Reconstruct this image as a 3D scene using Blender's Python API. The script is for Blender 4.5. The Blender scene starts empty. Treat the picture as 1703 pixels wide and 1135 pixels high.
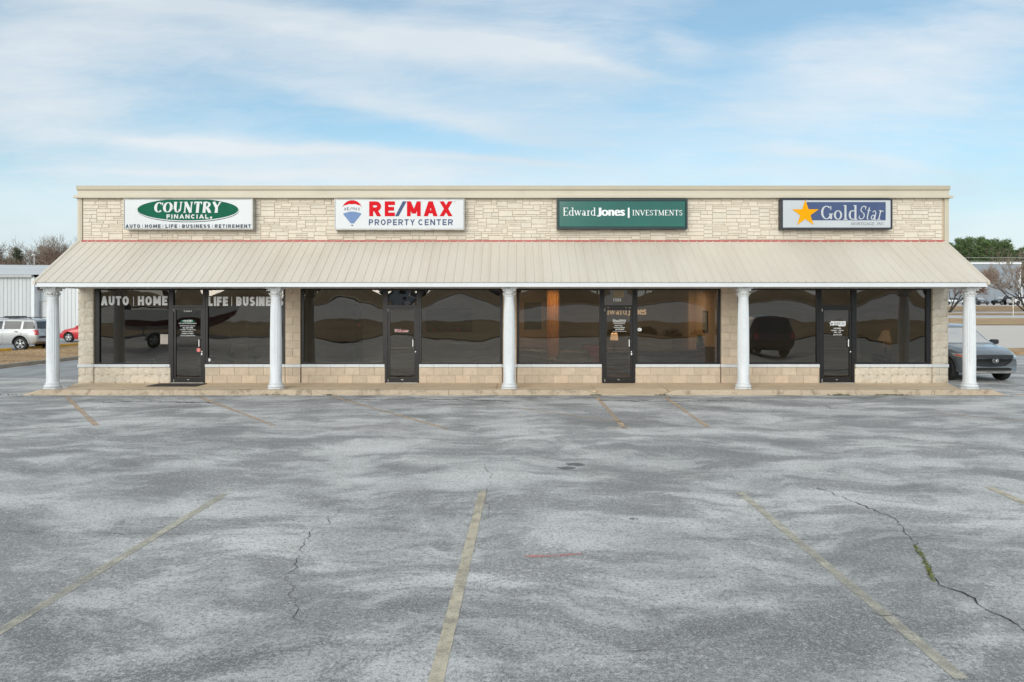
import bpy, bmesh, math, random
from math import sin, cos, pi, radians, sqrt, atan2
from mathutils import Vector, Matrix, noise
from mathutils.bvhtree import BVHTree
random.seed(7)
SC = bpy.context.scene
COL = SC.collection
F = 1135.3; CX = 851.5; HY = 515.0; CH = 2.15      # focal length in photo pixels, horizon, eye height

def P(px, py, Y): return ((px-CX)*Y/F, CH-(py-HY)*Y/F)
def PX(px, Y): return (px-CX)*Y/F
def PZ(py, Y): return CH-(py-HY)*Y/F
def G(px, py):
    Y = CH*F/(py-HY); return (px-CX)*Y/F, Y

# ------------------------------------------------------------------ objects
def tag(o, label=None, cat=None, group=None, kind=None):
    if label: o['label'] = label
    if cat: o['category'] = cat
    if group: o['group'] = group
    if kind: o['kind'] = kind
    return o
def empty(name, loc=(0, 0, 0), rz=0.0, parent=None):
    o = bpy.data.objects.new(name, None); COL.objects.link(o)
    o.location = loc; o.rotation_euler = (0, 0, rz); o.empty_display_size = .2
    if parent: o.parent = parent
    return o
def root_loc(o):
    v = Vector((0, 0, 0))
    while o is not None: v += o.location; o = o.parent
    return v
def copy_tree(o, parent=None):
    c = o.copy(); COL.objects.link(c); c.parent = parent
    for ch in list(o.children): copy_tree(ch, c)
    return c

class MB:
    def __init__(s): s.v = []; s.f = []; s.m = []; s.cm = 0
    def add(s, vs, fs):
        b = len(s.v); s.v += [tuple(v) for v in vs]
        for f in fs: s.f.append(tuple(b+i for i in f)); s.m.append(s.cm)
    def box(s, x0, x1, y0, y1, z0, z1):
        s.add([(x0,y0,z0),(x1,y0,z0),(x1,y1,z0),(x0,y1,z0),(x0,y0,z1),(x1,y0,z1),(x1,y1,z1),(x0,y1,z1)],
              [(0,3,2,1),(4,5,6,7),(0,1,5,4),(1,2,6,5),(2,3,7,6),(3,0,4,7)])
    def bev(s, x0, x1, y0, y1, z0, z1, b=.01):
        # box with chamfered vertical and front edges
        bx = MB(); vs = []
        for z, i in ((z0, b), (z0+b, 0), (z1-b, 0), (z1, b)):
            for x, y in ((x0+b+i, y0+i), (x1-b-i, y0+i), (x1-i, y0+b+i), (x1-i, y1-b-i), (x1-b-i, y1-i), (x0+b+i, y1-i), (x0+i, y1-b-i), (x0+i, y0+b+i)):
                vs.append((x, y, z))
        fs = []
        for k in range(3):
            for j in range(8):
                a = k*8+j; c = k*8+(j+1) % 8
                fs.append((a, c, c+8, a+8))
        fs.append(tuple(range(7, -1, -1))); fs.append(tuple(range(24, 32)))
        s.add(vs, fs)
    def quad(s, a, b, c, d): s.add([a, b, c, d], [(0, 1, 2, 3)])
    def poly(s, pts): s.add(pts, [tuple(range(len(pts)))])
    def prism(s, pts, y0, y1):          # polygon in xz, extruded in y (points counter-clockwise seen from -y)
        n = len(pts)
        s.add([(x, y0, z) for x, z in pts]+[(x, y1, z) for x, z in pts],
              [tuple(range(n)), tuple(range(2*n-1, n-1, -1))]+[(i, i+n, (i+1) % n+n, (i+1) % n) for i in range(n)])
    def prismz(s, pts, z0, z1):         # polygon in xy (ccw), extruded in z
        n = len(pts)
        s.add([(x, y, z0) for x, y in pts]+[(x, y, z1) for x, y in pts],
              [tuple(range(n-1, -1, -1)), tuple(range(n, 2*n))]+[(i, (i+1) % n, (i+1) % n+n, i+n) for i in range(n)])
    def lathe(s, prof, n=24, c=(0, 0, 0), axis='z', flute=0, fl=None):
        vs = []
        for k, (r, z) in enumerate(prof):
            for j in range(n):
                a = 2*pi*j/n; rr = r
                if flute and fl and fl[0] <= z <= fl[1] and j % 2: rr = r-flute
                if axis == 'z': vs.append((c[0]+rr*cos(a), c[1]+rr*sin(a), c[2]+z))
                elif axis == 'y': vs.append((c[0]+rr*cos(a), c[1]+z, c[2]+rr*sin(a)))
                else: vs.append((c[0]+z, c[1]+rr*cos(a), c[2]+rr*sin(a)))
        fs = []
        for k in range(len(prof)-1):
            for j in range(n):
                a = k*n+j; b = k*n+(j+1) % n
                fs.append((a, b, b+n, a+n))
        fs.append(tuple(range(n-1, -1, -1))); fs.append(tuple(range((len(prof)-1)*n, len(prof)*n)))
        s.add(vs, fs)
    def tube(s, pts, rads, n=6, cap=True):
        pts = [Vector(p) for p in pts]
        if not hasattr(rads, '__len__'): rads = [rads]*len(pts)
        vs = []; up = None
        for i, p in enumerate(pts):
            d = (pts[min(i+1, len(pts)-1)]-pts[max(i-1, 0)]).normalized()
            if up is None:
                up = Vector((0, 0, 1)) if abs(d.z) < .9 else Vector((1, 0, 0))
            u = d.cross(up)
            if u.length < 1e-5: u = d.cross(Vector((0, 1, 0)))
            u.normalize(); w = u.cross(d); up = w
            for j in range(n):
                a = 2*pi*j/n; vs.append(p+(u*cos(a)+w*sin(a))*rads[i])
        fs = []
        for k in range(len(pts)-1):
            for j in range(n):
                a = k*n+j; b = k*n+(j+1) % n
                fs.append((a, b, b+n, a+n))
        if cap:
            fs.append(tuple(range(n-1, -1, -1))); fs.append(tuple(range((len(pts)-1)*n, len(pts)*n)))
        s.add(vs, fs)
    def build(s, name, mats, parent=None, smooth=False, world=False, fix=True, loc=None):
        me = bpy.data.meshes.new(name)
        off = root_loc(parent) if (world and parent) else Vector((0, 0, 0))
        if loc is not None and world: off = off+Vector(loc)
        me.from_pydata([tuple(Vector(v)-off) for v in s.v], [], s.f)
        if not isinstance(mats, (list, tuple)): mats = [mats]
        for m in mats: me.materials.append(m)
        if len(mats) > 1: me.polygons.foreach_set('material_index', s.m)
        if smooth: me.polygons.foreach_set('use_smooth', [True]*len(me.polygons))
        me.update()
        if fix:
            bm = bmesh.new(); bm.from_mesh(me); bmesh.ops.recalc_face_normals(bm, faces=bm.faces); bm.to_mesh(me); bm.free()
        o = bpy.data.objects.new(name, me); COL.objects.link(o)
        if parent: o.parent = parent
        if loc is not None: o.location = loc
        if smooth and smooth != 'all':
            try: me.set_sharp_from_angle(angle=radians(38))
            except Exception: pass
        return o

# ------------------------------------------------------------------ materials
def newmat(name):
    m = bpy.data.materials.new(name); m.use_nodes = True
    nt = m.node_tree; nt.nodes.clear()
    out = nt.nodes.new('ShaderNodeOutputMaterial')
    return m, nt, out
class NB:
    def __init__(s, nt): s.nt = nt
    def n(s, t, **kw):
        o = s.nt.nodes.new(t)
        for k, v in kw.items(): setattr(o, k, v)
        return o
    def inp(s, o, k, v):
        if isinstance(v, bpy.types.NodeSocket): s.nt.links.new(v, o.inputs[k])
        elif v is not None: o.inputs[k].default_value = v
    def math(s, op, a, b=None, c=None, clamp=False):
        o = s.n('ShaderNodeMath', operation=op); o.use_clamp = clamp
        s.inp(o, 0, a); s.inp(o, 1, b)
        if c is not None: s.inp(o, 2, c)
        return o.outputs[0]
    def obj(s): return s.n('ShaderNodeTexCoord').outputs['Object']
    def mapping(s, vec, scale=(1, 1, 1), loc=(0, 0, 0), rot=(0, 0, 0)):
        o = s.n('ShaderNodeMapping'); s.inp(o, 'Vector', vec)
        o.inputs['Scale'].default_value = scale; o.inputs['Location'].default_value = loc; o.inputs['Rotation'].default_value = rot
        return o.outputs[0]
    def noise(s, vec, scale, detail=4, rough=.55, dist=0):
        o = s.n('ShaderNodeTexNoise'); s.inp(o, 'Vector', vec)
        o.inputs['Scale'].default_value = scale; o.inputs['Detail'].default_value = detail
        o.inputs['Roughness'].default_value = rough; o.inputs['Distortion'].default_value = dist
        return o.outputs['Fac']
    def ramp(s, fac, stops, interp='LINEAR'):
        o = s.n('ShaderNodeValToRGB'); s.inp(o, 0, fac); cr = o.color_ramp; cr.interpolation = interp
        while len(cr.elements) < len(stops): cr.elements.new(.5)
        for e, (p, c) in zip(cr.elements, stops):
            e.position = p; e.color = (c, c, c, 1) if isinstance(c, (int, float)) else (c[0], c[1], c[2], 1)
        return o.outputs[0]
    def mix(s, fac, a, b, blend='MIX'):
        o = s.n('ShaderNodeMix', data_type='RGBA', blend_type=blend)
        s.inp(o, 0, fac)
        for k, v in ((6, a), (7, b)):
            if isinstance(v, (tuple, list)): v = (v[0], v[1], v[2], 1)
            s.inp(o, k, v)
        return o.outputs[2]
    def bump(s, h, strength=.3, dist=.01, normal=None):
        o = s.n('ShaderNodeBump'); s.inp(o, 'Height', h)
        o.inputs['Strength'].default_value = strength; o.inputs['Distance'].default_value = dist
        if normal is not None: s.inp(o, 'Normal', normal)
        return o.outputs[0]
    def bsdf(s, out, col=None, rough=None, metal=0, normal=None, spec=None, coat=0, emis=None, estr=0):
        o = s.n('ShaderNodeBsdfPrincipled')
        if isinstance(col, (tuple, list)): col = (col[0], col[1], col[2], 1)
        s.inp(o, 'Base Color', col); s.inp(o, 'Roughness', rough); s.inp(o, 'Metallic', metal)
        if normal is not None: s.inp(o, 'Normal', normal)
        if spec is not None: o.inputs['Specular IOR Level'].default_value = spec
        if coat: o.inputs['Coat Weight'].default_value = coat; o.inputs['Coat Roughness'].default_value = .05
        if emis: o.inputs['Emission Color'].default_value = (*emis, 1); o.inputs['Emission Strength'].default_value = estr
        s.nt.links.new(o.outputs[0], out.inputs[0])
        return o
def pm(name, col, rough=.6, var=.08, scale=4, bump=0, bscale=40, metal=0, spec=None, coat=0, emis=None, estr=0, dirt=None, dscale=1.5, damt=.5, stretch=(1, 1, 1), island=0):
    """plain procedural material: base colour with noise variation, optional soiling and bump"""
    m, nt, out = newmat(name); b = NB(nt); co = b.mapping(b.obj(), stretch)
    n = b.noise(co, scale, 5)
    lo = tuple(c*(1-var) for c in col); hi = tuple(min(1, c*(1+var)) for c in col)
    c = b.ramp(n, [(.3, lo), (.7, hi)])
    if island:
        g = b.n('ShaderNodeNewGeometry').outputs['Random Per Island']
        c = b.mix(1.0, c, b.ramp(g, [(0, (1-island,)*3), (.5, (1, 1-island*.25, 1-island*.4)), (1, (1, 1, 1))]), 'MULTIPLY')
    if dirt:
        d = b.ramp(b.noise(co, dscale, 8, .65), [(.5, 0.0), (.72, damt)])
        c = b.mix(d, c, dirt)
    nm = b.bump(b.noise(b.obj(), bscale, 6, .6), .6, bump) if bump else None
    b.bsdf(out, c, rough, metal, nm, spec, coat, emis, estr)
    return m

M = {}
M['cap'] = pm('cap_metal', (.50, .44, .33), .45, .03, 1, dirt=(.36, .32, .25), dscale=.8, damt=.35)
M['cap2'] = pm('cap_panel', (.62, .56, .45), .5, .03, 1, dirt=(.45, .40, .31), dscale=.8, damt=.4)
M['trim'] = pm('corner_trim', (.60, .54, .43), .5, .04, 1)
M['stone'] = pm('ashlar_stone', (.75, .68, .575), .85, .06, 5, bump=.004, bscale=35, island=.09, dirt=(.55, .46, .35), dscale=.9, damt=.25)
M['mortar'] = pm('stone_mortar', (.56, .465, .36), .9, .1, 9)
M['block'] = pm('smooth_block', (.60, .495, .385), .85, .09, 7, bump=.003, bscale=60, island=.13)
M['split'] = pm('split_face_block', (.66, .59, .495), .9, .12, 9, bump=.010, bscale=22, island=.08, dirt=(.50, .41, .29), dscale=4, damt=.5)
M['joint'] = pm('block_joint', (.56, .49, .38), .9, .05, 9)
M['sill'] = pm('white_sill_block', (.66, .685, .71), .7, .05, 6, bump=.002, dirt=(.55, .54, .5), dscale=3, damt=.4)
M['stucco'] = pm('beige_head_panel', (.56, .50, .41), .8, .04, 4)
M['red'] = pm('red_flashing', (.42, .035, .03), .5, .15, 3, dirt=(.5, .2, .17), dscale=2, damt=.5)
def roofmat():
    m, nt, out = newmat('cream_ribbed_metal'); b = NB(nt); o = b.obj()
    n = b.noise(b.mapping(o, (.6, .25, .25)), 1.1, 6, .6)
    c = b.ramp(n, [(.3, (.59, .53, .445)), (.7, (.67, .61, .52))])
    st = b.noise(b.mapping(o, (4.4, .15, .15)), 1.0, 3)
    c = b.mix(b.ramp(st, [(.5, 0), (.75, .35)]), c, (.50, .44, .35))
    sp = b.noise(o, 26, 3, .7)
    c = b.mix(b.ramp(sp, [(.66, 0), (.74, .35)]), c, (.3, .25, .19))
    b.bsdf(out, c, .42, 0, None, .4); return m
M['roof'] = roofmat()
M['white'] = pm('white_fascia', (.75, .77, .80), .5, .02, 2, dirt=(.6, .6, .58), dscale=1.2, damt=.3)
M['column'] = pm('white_painted_column', (.74, .76, .78), .5, .03, 4, dirt=(.50, .48, .44), dscale=7, damt=.22)
M['capital'] = pm('weathered_capital', (.68, .69, .69), .6, .12, 14, dirt=(.28, .27, .22), dscale=7, damt=.6)
M['soffit'] = pm('soffit_panel', (.68, .66, .62), .7, .04, 2)
M['frame'] = pm('dark_bronze_aluminium', (.022, .021, .022), .35, .15, 6, metal=.3)
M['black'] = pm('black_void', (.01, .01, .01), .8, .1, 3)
M['chrome'] = pm('brushed_metal', (.72, .72, .70), .25, .05, 9, metal=1)
M['palebar'] = pm('pale_push_bar', (.62, .57, .48), .4, .05, 9, metal=.4)
M['vinyl'] = pm('white_vinyl', (.88, .89, .90), .5, .02, 3)
M['rwhite'] = pm('sign_white', (.56, .585, .61), .25, .03, 1.2, coat=.3)
M['green'] = pm('sign_green', (.003, .115, .062), .5, .12, 3, spec=.12)
M['dgreen'] = pm('investment_green', (.004, .11, .085), .12, .10, 2, coat=.8)
M['navy'] = pm('sign_navy_letters', (.020, .045, .075), .5, .05, 3)
M['rblue'] = pm('sign_blue', (.075, .105, .21), .5, .05, 3, spec=.15)
M['lblue'] = pm('balloon_blue', (.10, .20, .42), .4, .15, 14, stretch=(8, 1, .6))
M['rred'] = pm('sign_red', (.66, .006, .014), .5, .03, 3, spec=.1)
M['grey'] = pm('sign_grey', (.13, .14, .19), .5, .03, 3)
M['gold'] = pm('sign_gold', (.85, .38, .003), .5, .03, 3, spec=.1)
M['signcase'] = pm('sign_case_alu', (.42, .41, .39), .45, .1, 4, metal=.5, dirt=(.2, .16, .12), dscale=3, damt=.6)
M['signblack'] = pm('sign_case_dark', (.03, .035, .05), .45, .1, 4)
M['signgreen'] = pm('sign_case_green', (.012, .03, .035), .45, .1, 4)
def walkmat(name, base, dark, bumpd=.003, amt=.55):
    m, nt, out = newmat(name); b = NB(nt); o = b.obj()
    c = b.ramp(b.noise(b.mapping(o, (.5, 1.5, 1.5)), 1.6, 7, .6), [(.3, tuple(x*.85 for x in base)), (.7, base)])
    c = b.mix(b.ramp(b.noise(o, 3.5, 8, .7), [(.5, 0), (.66, amt)]), c, dark)
    s = b.noise(o, 70, 2)
    c = b.mix(b.ramp(s, [(.35, .5), (.5, 0)]), c, tuple(x*.6 for x in base))
    b.bsdf(out, c, .9, 0, b.bump(b.noise(o, 45, 5, .6), .7, bumpd)); return m
M['walk'] = walkmat('walkway_concrete', (.74, .58, .40), (.48, .37, .25))
M['kerb'] = walkmat('exposed_kerb_concrete', (.58, .465, .34), (.20, .155, .11), .014, .85)
M['kerbd'] = walkmat('grey_kerb_concrete', (.42, .36, .29), (.20, .165, .12), .01)
M['yellow'] = walkmat('yellow_painted_kerb', (.80, .44, .05), (.5, .33, .12), .006)
M['pad'] = walkmat('lot_concrete', (.68, .62, .55), (.56, .47, .37))
M['mat'] = pm('doormat_rubber', (.05, .043, .038), .9, .2, 30, bump=.003)

def asphaltmat():
    m, nt, out = newmat('weathered_asphalt'); b = NB(nt); o = b.obj()
    warp = b.n('ShaderNodeTexNoise'); b.inp(warp, 'Vector', o); warp.inputs['Scale'].default_value = .5; warp.inputs['Detail'].default_value = 4
    w = b.n('ShaderNodeVectorMath', operation='MULTIPLY_ADD')
    b.inp(w, 0, warp.outputs['Color']); w.inputs[1].default_value = (1.6, 1.6, 0); b.inp(w, 2, o)
    wv = w.outputs[0]
    A = b.noise(b.mapping(wv, (.36, .52, 1), (3.1, 1.2, 0)), 1.0, 3, .5)      # broad stain fields
    B = b.noise(b.mapping(wv, (.62, 1.15, 1), (9, 4, 0)), 1.2, 10, .60)  # streaky edges
    C = b.noise(o, 9, 9, .72)                                      # gravelly mottling
    t = b.math('ADD', b.math('MULTIPLY', A, .95), b.math('MULTIPLY', B, .70))
    t = b.math('ADD', t, b.math('MULTIPLY', C, .32))
    g0 = b.noise(o, 38, 6, .8); t = b.math('ADD', t, b.math('MULTIPLY', g0, .62))
    t = b.math('SUBTRACT', t, .79)
    c = b.ramp(t, [(.28, (.20, .199, .198)), (.40, (.32, .317, .31)), (.49, (.46, .452, .44)), (.60, (.60, .587, .565)), (.72, (.72, .70, .675))])
    sy = b.n('ShaderNodeSeparateXYZ'); b.inp(sy, 0, wv)
    seal = b.math('MULTIPLY', b.ramp(b.math('MULTIPLY', sy.outputs[1], .1), [(.56, 1), (.63, 0)]), b.ramp(b.math('ADD', b.math('MULTIPLY', B, .75), b.math('MULTIPLY', g0, .35)), [(.53, 1), (.66, .1)]))
    c = b.mix(b.math('MULTIPLY', seal, .72), c, (.14, .145, .15))
    e1 = b.math('ADD', b.math('MULTIPLY', b.noise(b.mapping(wv, (.7, 1.1, 1), (2, 7, 0)), 1.5, 12, .72), .8), b.math('MULTIPLY', g0, .35))
    c = b.mix(b.ramp(e1, [(.55, 0), (.63, .55)]), c, (.70, .69, .665))
    e2 = b.math('ADD', b.math('MULTIPLY', b.noise(b.mapping(wv, (.5, 1.0, 1), (12, 3, 0)), 1.1, 12, .70), .8), b.math('MULTIPLY', g0, .35))
    c = b.mix(b.ramp(e2, [(.55, 0), (.62, .72)]), c, (.16, .16, .161))
    s1 = b.noise(b.mapping(o, (1, 1, 1), (3, 1, 2)), 20, 5, .75); s2 = b.noise(b.mapping(o, (1, 1, 1), (6, 2, 1)), 48, 4, .75); s3 = b.noise(b.mapping(o, (1, 1, 1), (1, 9, 4)), 28, 5, .75)
    c = b.mix(b.math('MULTIPLY', b.ramp(s1, [(.53, 0), (.60, .60)]), b.ramp(B, [(.40, .25), (.60, 1)])), c, (.68, .67, .65))
    c = b.mix(b.ramp(s2, [(.54, 0), (.61, .55)]), c, (.66, .65, .63))
    c = b.mix(b.ramp(s3, [(.40, .60), (.47, 0)]), c, (.11, .11, .11))
    # aggregate grain, dust flecks and pits
    g1 = b.noise(o, 120, 3, .7)
    c = b.mix(b.ramp(g1, [(.52, 0), (.66, .55)]), c, (.66, .65, .63))
    g2 = b.noise(b.mapping(o, (1, 1, 1), (5, 5, 5)), 75, 3, .7)
    c = b.mix(b.ramp(g2, [(.32, .75), (.47, 0)]), c, (.09, .09, .09))
    v = b.n('ShaderNodeTexVoronoi'); b.inp(v, 'Vector', o); v.inputs['Scale'].default_value = 2.3
    c = b.mix(b.ramp(v.outputs['Distance'], [(0.0, .6), (.035, 0)]), c, (.05, .05, .05))
    v2 = b.n('ShaderNodeTexVoronoi'); b.inp(v2, 'Vector', b.mapping(o, (1, 1, 1), (7, 3, 0))); v2.inputs['Scale'].default_value = 3.1
    c = b.mix(b.ramp(v2.outputs['Distance'], [(0.0, .8), (.03, 0)]), c, (.6, .58, .54))
    br = b.noise(b.mapping(o, (1, 1, 1), (1, 8, 0)), .33, 5, .6)
    c = b.mix(b.ramp(br, [(.58, 0), (.75, .18)]), c, (.33, .27, .20))
    r = b.ramp(t, [(.3, .62), (.6, .92)])
    h = b.math('ADD', b.math('MULTIPLY', g1, .5), b.math('MULTIPLY', C, .8))
    b.bsdf(out, c, r, 0, b.bump(h, .8, .006), .3); return m
M['asphalt'] = asphaltmat()
M['road'] = pm('road_asphalt', (.52, .50, .48), .9, .12, .6, bump=.004)
M['lane'] = pm('driveway_asphalt', (.29, .295, .30), .8, .25, .8, stretch=(2.2, .5, 1), dirt=(.42, .42, .42), dscale=.5, damt=.7, bump=.004)
def grassmat(name, a, bcol, ccol):
    m, nt, out = newmat(name); b = NB(nt); o = b.obj()
    c = b.ramp(b.noise(b.mapping(o, (.4, 1, 1)), .8, 8, .7), [(.3, a), (.5, bcol), (.7, ccol)])
    c = b.mix(b.ramp(b.noise(o, 20, 4, .7), [(.35, .55), (.55, 0)]), c, tuple(x*.45 for x in a))
    b.bsdf(out, c, .95, 0, b.bump(b.noise(o, 30, 4), .9, .04)); return m
M['grass'] = grassmat('dormant_grass', (.28, .17, .085), (.50, .335, .18), (.62, .43, .24))
M['grassg'] = grassmat('bank_grass', (.16, .115, .06), (.32, .225, .12), (.42, .30, .16))
M['soil'] = pm('ground_earth', (.26, .20, .13), .95, .25, .3, bump=.05, bscale=3)
def wearmat(name, col, wear=.5, sc=6, thin=.12):
    m, nt, out = newmat(name); b = NB(nt); o = b.obj()
    n = b.noise(o, sc, 8, .72); n2 = b.noise(o, 60, 3, .7); n3 = b.noise(b.mapping(o, (1, 1, 1), (4, 2, 1)), .55, 2)
    t = b.math('ADD', b.math('MULTIPLY', n, .5), b.math('ADD', b.math('MULTIPLY', n2, .3), b.math('MULTIPLY', n3, .3)))
    a = b.ramp(t, [(wear-thin, 0.0), (wear+thin, 1.0)])
    c = b.ramp(n, [(.3, tuple(x*.75 for x in col)), (.7, col)])
    p = b.n('ShaderNodeBsdfPrincipled'); b.inp(p, 'Base Color', c); p.inputs['Roughness'].default_value = .85
    b.inp(p, 'Normal', b.bump(n2, .6, .004))
    tr = b.n('ShaderNodeBsdfTransparent'); mx = b.n('ShaderNodeMixShader')
    b.inp(mx, 0, a); nt.links.new(tr.outputs[0], mx.inputs[1]); nt.links.new(p.outputs[0], mx.inputs[2])
    nt.links.new(mx.outputs[0], out.inputs[0]); return m
M['line'] = wearmat('worn_cream_paint', (.56, .52, .42), .50)
M['line2'] = wearmat('worn_orange_paint', (.66, .48, .32), .53)
M['line3'] = wearmat('tan_cream_paint', (.60, .53, .40), .468)
M['redmark'] = wearmat('red_spray_paint', (.85, .30, .27), .56, 12)
M['crack'] = pm('crack_shadow_earth', (.035, .033, .03), .95, .2, 5)
M['stain_shade'] = wearmat('dark_stain_and_shadow', (.09, .09, .088), .52, 2.6, .08)  # dark stains on the lot, also the painted shadow under the kerb
M['spot'] = wearmat('faint_oil_spot', (.20, .20, .198), .51, 9, .08)
M['moss'] = pm('moss', (.15, .17, .03), .95, .4, 30, bump=.02)
M['moss2'] = pm('kerb_weeds', (.05, .075, .015), .95, .4, 30, bump=.02)

def glassmat(name, refl=.2, tint=(.33, .31, .28)):
    m, nt, out = newmat(name); b = NB(nt)
    tr = b.n('ShaderNodeBsdfTransparent'); tr.inputs[0].default_value = (*tint, 1)
    gl = b.n('ShaderNodeBsdfGlossy'); gl.inputs[0].default_value = (.97, .92, .85, 1); gl.inputs['Roughness'].default_value = 0.0
    lw = b.n('ShaderNodeLayerWeight'); lw.inputs[0].default_value = .25
    fac = b.math('ADD', b.math('MULTIPLY', lw.outputs['Fresnel'], .5), refl-.02)
    mx = b.n('ShaderNodeMixShader'); b.inp(mx, 0, fac)
    nt.links.new(tr.outputs[0], mx.inputs[1]); nt.links.new(gl.outputs[0], mx.inputs[2]); nt.links.new(mx.outputs[0], out.inputs[0])
    return m
M['glass'] = glassmat('tinted_storefront_glass', .155, (.36, .345, .31))
M['cglass'] = pm('tinted_car_glass', (.030, .036, .040), .06, .1, 3, spec=.6)
M['cglass2'] = glassmat('clear_windscreen', .82, (.35, .38, .38))

# ------------------------------------------------------------------ lettering
_tc = {}
def tmesh(s, bold, shear, sp):
    k = (s, bold, shear, sp)
    if k in _tc: return _tc[k]
    cu = bpy.data.curves.new('lettering_source', 'FONT'); cu.body = s; cu.size = 1; cu.offset = bold; cu.shear = shear
    cu.space_character = sp; cu.resolution_u = 4; cu.fill_mode = 'FRONT'
    o = bpy.data.objects.new('lettering_source', cu); COL.objects.link(o)
    dg = bpy.context.evaluated_depsgraph_get(); e = o.evaluated_get(dg); me = e.to_mesh()
    vs = [(v.co.x, v.co.y) for v in me.vertices]; fs = [tuple(p.vertices) for p in me.polygons]
    e.to_mesh_clear(); bpy.data.objects.remove(o); bpy.data.curves.remove(cu)
    _tc[k] = (vs, fs); return _tc[k]
def text(mb, s, x0, x1, z0, z1, Y, bold=.012, shear=0, sp=1.0):
    extra = max(0, bold-.012)*1.0; bold = min(bold, .004)
    vs, fs = tmesh(s, bold, shear, sp)
    ax = min(v[0] for v in vs); bx = max(v[0] for v in vs); az = min(v[1] for v in vs); bz = max(v[1] for v in vs)
    sx = (x1-x0)/max(bx-ax, 1e-6); sz = (z1-z0)/max(bz-az, 1e-6)
    if extra:
        sx = (x1-x0)/max(bx-ax+2*extra, 1e-6); x0 += extra*sx
        for k in range(-2, 3): mb.add([(x0+(v[0]-ax+k*extra/2)*sx, Y+(k+2)*.0003, z0+(v[1]-az)*sz) for v in vs], fs)
        return
    mb.add([(x0+(v[0]-ax)*sx, Y, z0+(v[1]-az)*sz) for v in vs], fs)
def ptext(mb, s, x0, x1, y0, y1, Y, **k):     # fitted to a rectangle measured on the wall plane Y
    a, t = P(x0, y0, Y); c, d = P(x1, y1, Y)
    text(mb, s, a, c, d, t, Y, **k)
# small slab-serif alphabet drawn with strokes: (width, strokes)
def L(*a): return ('l',)+a
def A(*a): return ('a',)+a
def SF(x, y, h=.17): return ('s', x, y, h)
SER = {
 'C': (.86, [A(.47, .5, .37, .46, 48, 318, 1), ('l', .80, .68, .80, .93, .4)]),
 'O': (.96, [A(.48, .5, .40, .46, 0, 360, 1)]),
 'G': (.98, [A(.47, .5, .38, .46, 48, 345, 1), ('l', .80, .68, .80, .93, .4), ('l', .82, .05, .82, .40, .9), SF(.82, .40)]),
 'U': (.98, [L(.22, .98, .22, .34, 1), A(.49, .34, .27, .31, 180, 360, .8), L(.76, .34, .76, .98, .45), SF(.22, .97), SF(.76, .97)]),
 'N': (1.0, [L(.20, 0, .20, 1, .45), L(.20, .98, .80, .02, 1), L(.80, 0, .80, 1, .45), SF(.20, .03, .14), SF(.20, .97, .14), SF(.80, .97, .14)]),
 'T': (.84, [L(.42, 0, .42, 1, 1), L(.06, .96, .78, .96, .42), L(.08, .78, .08, .98, .35), L(.76, .78, .76, .98, .35), SF(.42, .03)]),
 'R': (.94, [L(.22, 0, .22, 1, 1), A(.42, .74, .32, .23, -90, 90, .9), L(.22, .97, .44, .97, .42), L(.22, .51, .44, .51, .42), L(.46, .5, .80, .03, .95), SF(.22, .03), SF(.86, .03, .09)]),
 'Y': (.92, [L(.14, .98, .46, .46, .95), L(.78, .98, .46, .46, .5), L(.46, .5, .46, 0, 1), SF(.15, .97, .13), SF(.77, .97, .13), SF(.46, .03)]),
 'E': (.82, [L(.22, 0, .22, 1, 1), L(.1, .97, .72, .97, .42), L(.22, .52, .58, .52, .42), L(.1, .03, .74, .03, .42), L(.72, .78, .72, .98, .35), L(.74, .02, .74, .24, .35), SF(.2, .97, .12)]),
 'I': (.46, [L(.23, 0, .23, 1, 1), SF(.23, .97), SF(.23, .03)]),
 'V': (.92, [L(.12, .98, .46, .02, 1), L(.80, .98, .46, .02, .45), SF(.14, .97, .13), SF(.79, .97, .12)]),
 'S': (.70, [A(.35, .73, .24, .23, 30, 270, .8), A(.35, .26, .25, .24, -150, 90, .8), ('l', .57, .70, .57, .92, .35), ('l', .11, .08, .11, .30, .35)]),
 'M': (1.14, [L(.18, 0, .18, 1, .45), L(.18, .98, .56, .06, .9), L(.95, .98, .56, .06, .45), L(.95, 0, .95, 1, 1), SF(.16, .97, .12), SF(.97, .97, .12), SF(.18, .03, .13), SF(.95, .03, .15)]),
 'A': (.92, [L(.12, .02, .46, .98, .45), L(.80, .02, .46, .98, 1), L(.25, .34, .68, .34, .4), SF(.13, .03, .13), SF(.80, .03, .14)]),
 'd': (.74, [A(.30, .33, .22, .32, 60, 300, .9), L(.56, 0, .56, 1, .9), SF(.50, .97, .10), SF(.62, .03, .1), L(.40, .63, .56, .58, .4), L(.40, .03, .56, .08, .4)]),
 'w': (1.0, [L(.10, .63, .32, .03, .9), L(.50, .63, .32, .03, .4), L(.50, .63, .70, .03, .9), L(.90, .63, .70, .03, .4), SF(.12, .63, .11), SF(.50, .63, .08), SF(.89, .63, .09)]),
 'a': (.66, [A(.27, .18, .17, .17, 0, 360, .8), L(.47, 0, .47, .46, .9), A(.30, .46, .17, .18, 0, 160, .7), SF(.55, .03, .08)]),
 'r': (.54, [L(.22, 0, .22, .63, .9), A(.38, .46, .17, .17, 40, 170, .6), SF(.22, .03), SF(.16, .63, .10)]),
 'o': (.72, [A(.36, .33, .28, .32, 0, 360, .9)]),
 'l': (.40, [L(.20, 0, .20, 1, .9), SF(.20, .03), SF(.14, .97, .10)]),
 't': (.46, [L(.20, .1, .20, .84, .9), A(.32, .14, .12, .13, 180, 300, .6), L(.06, .63, .40, .63, .35)]),
 ',': (.30, [L(.12, -.12, .17, .10, .8)]), '.': (.30, [L(.14, 0, .14, .12, 1)]), ' ': (.40, []),
}
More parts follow.
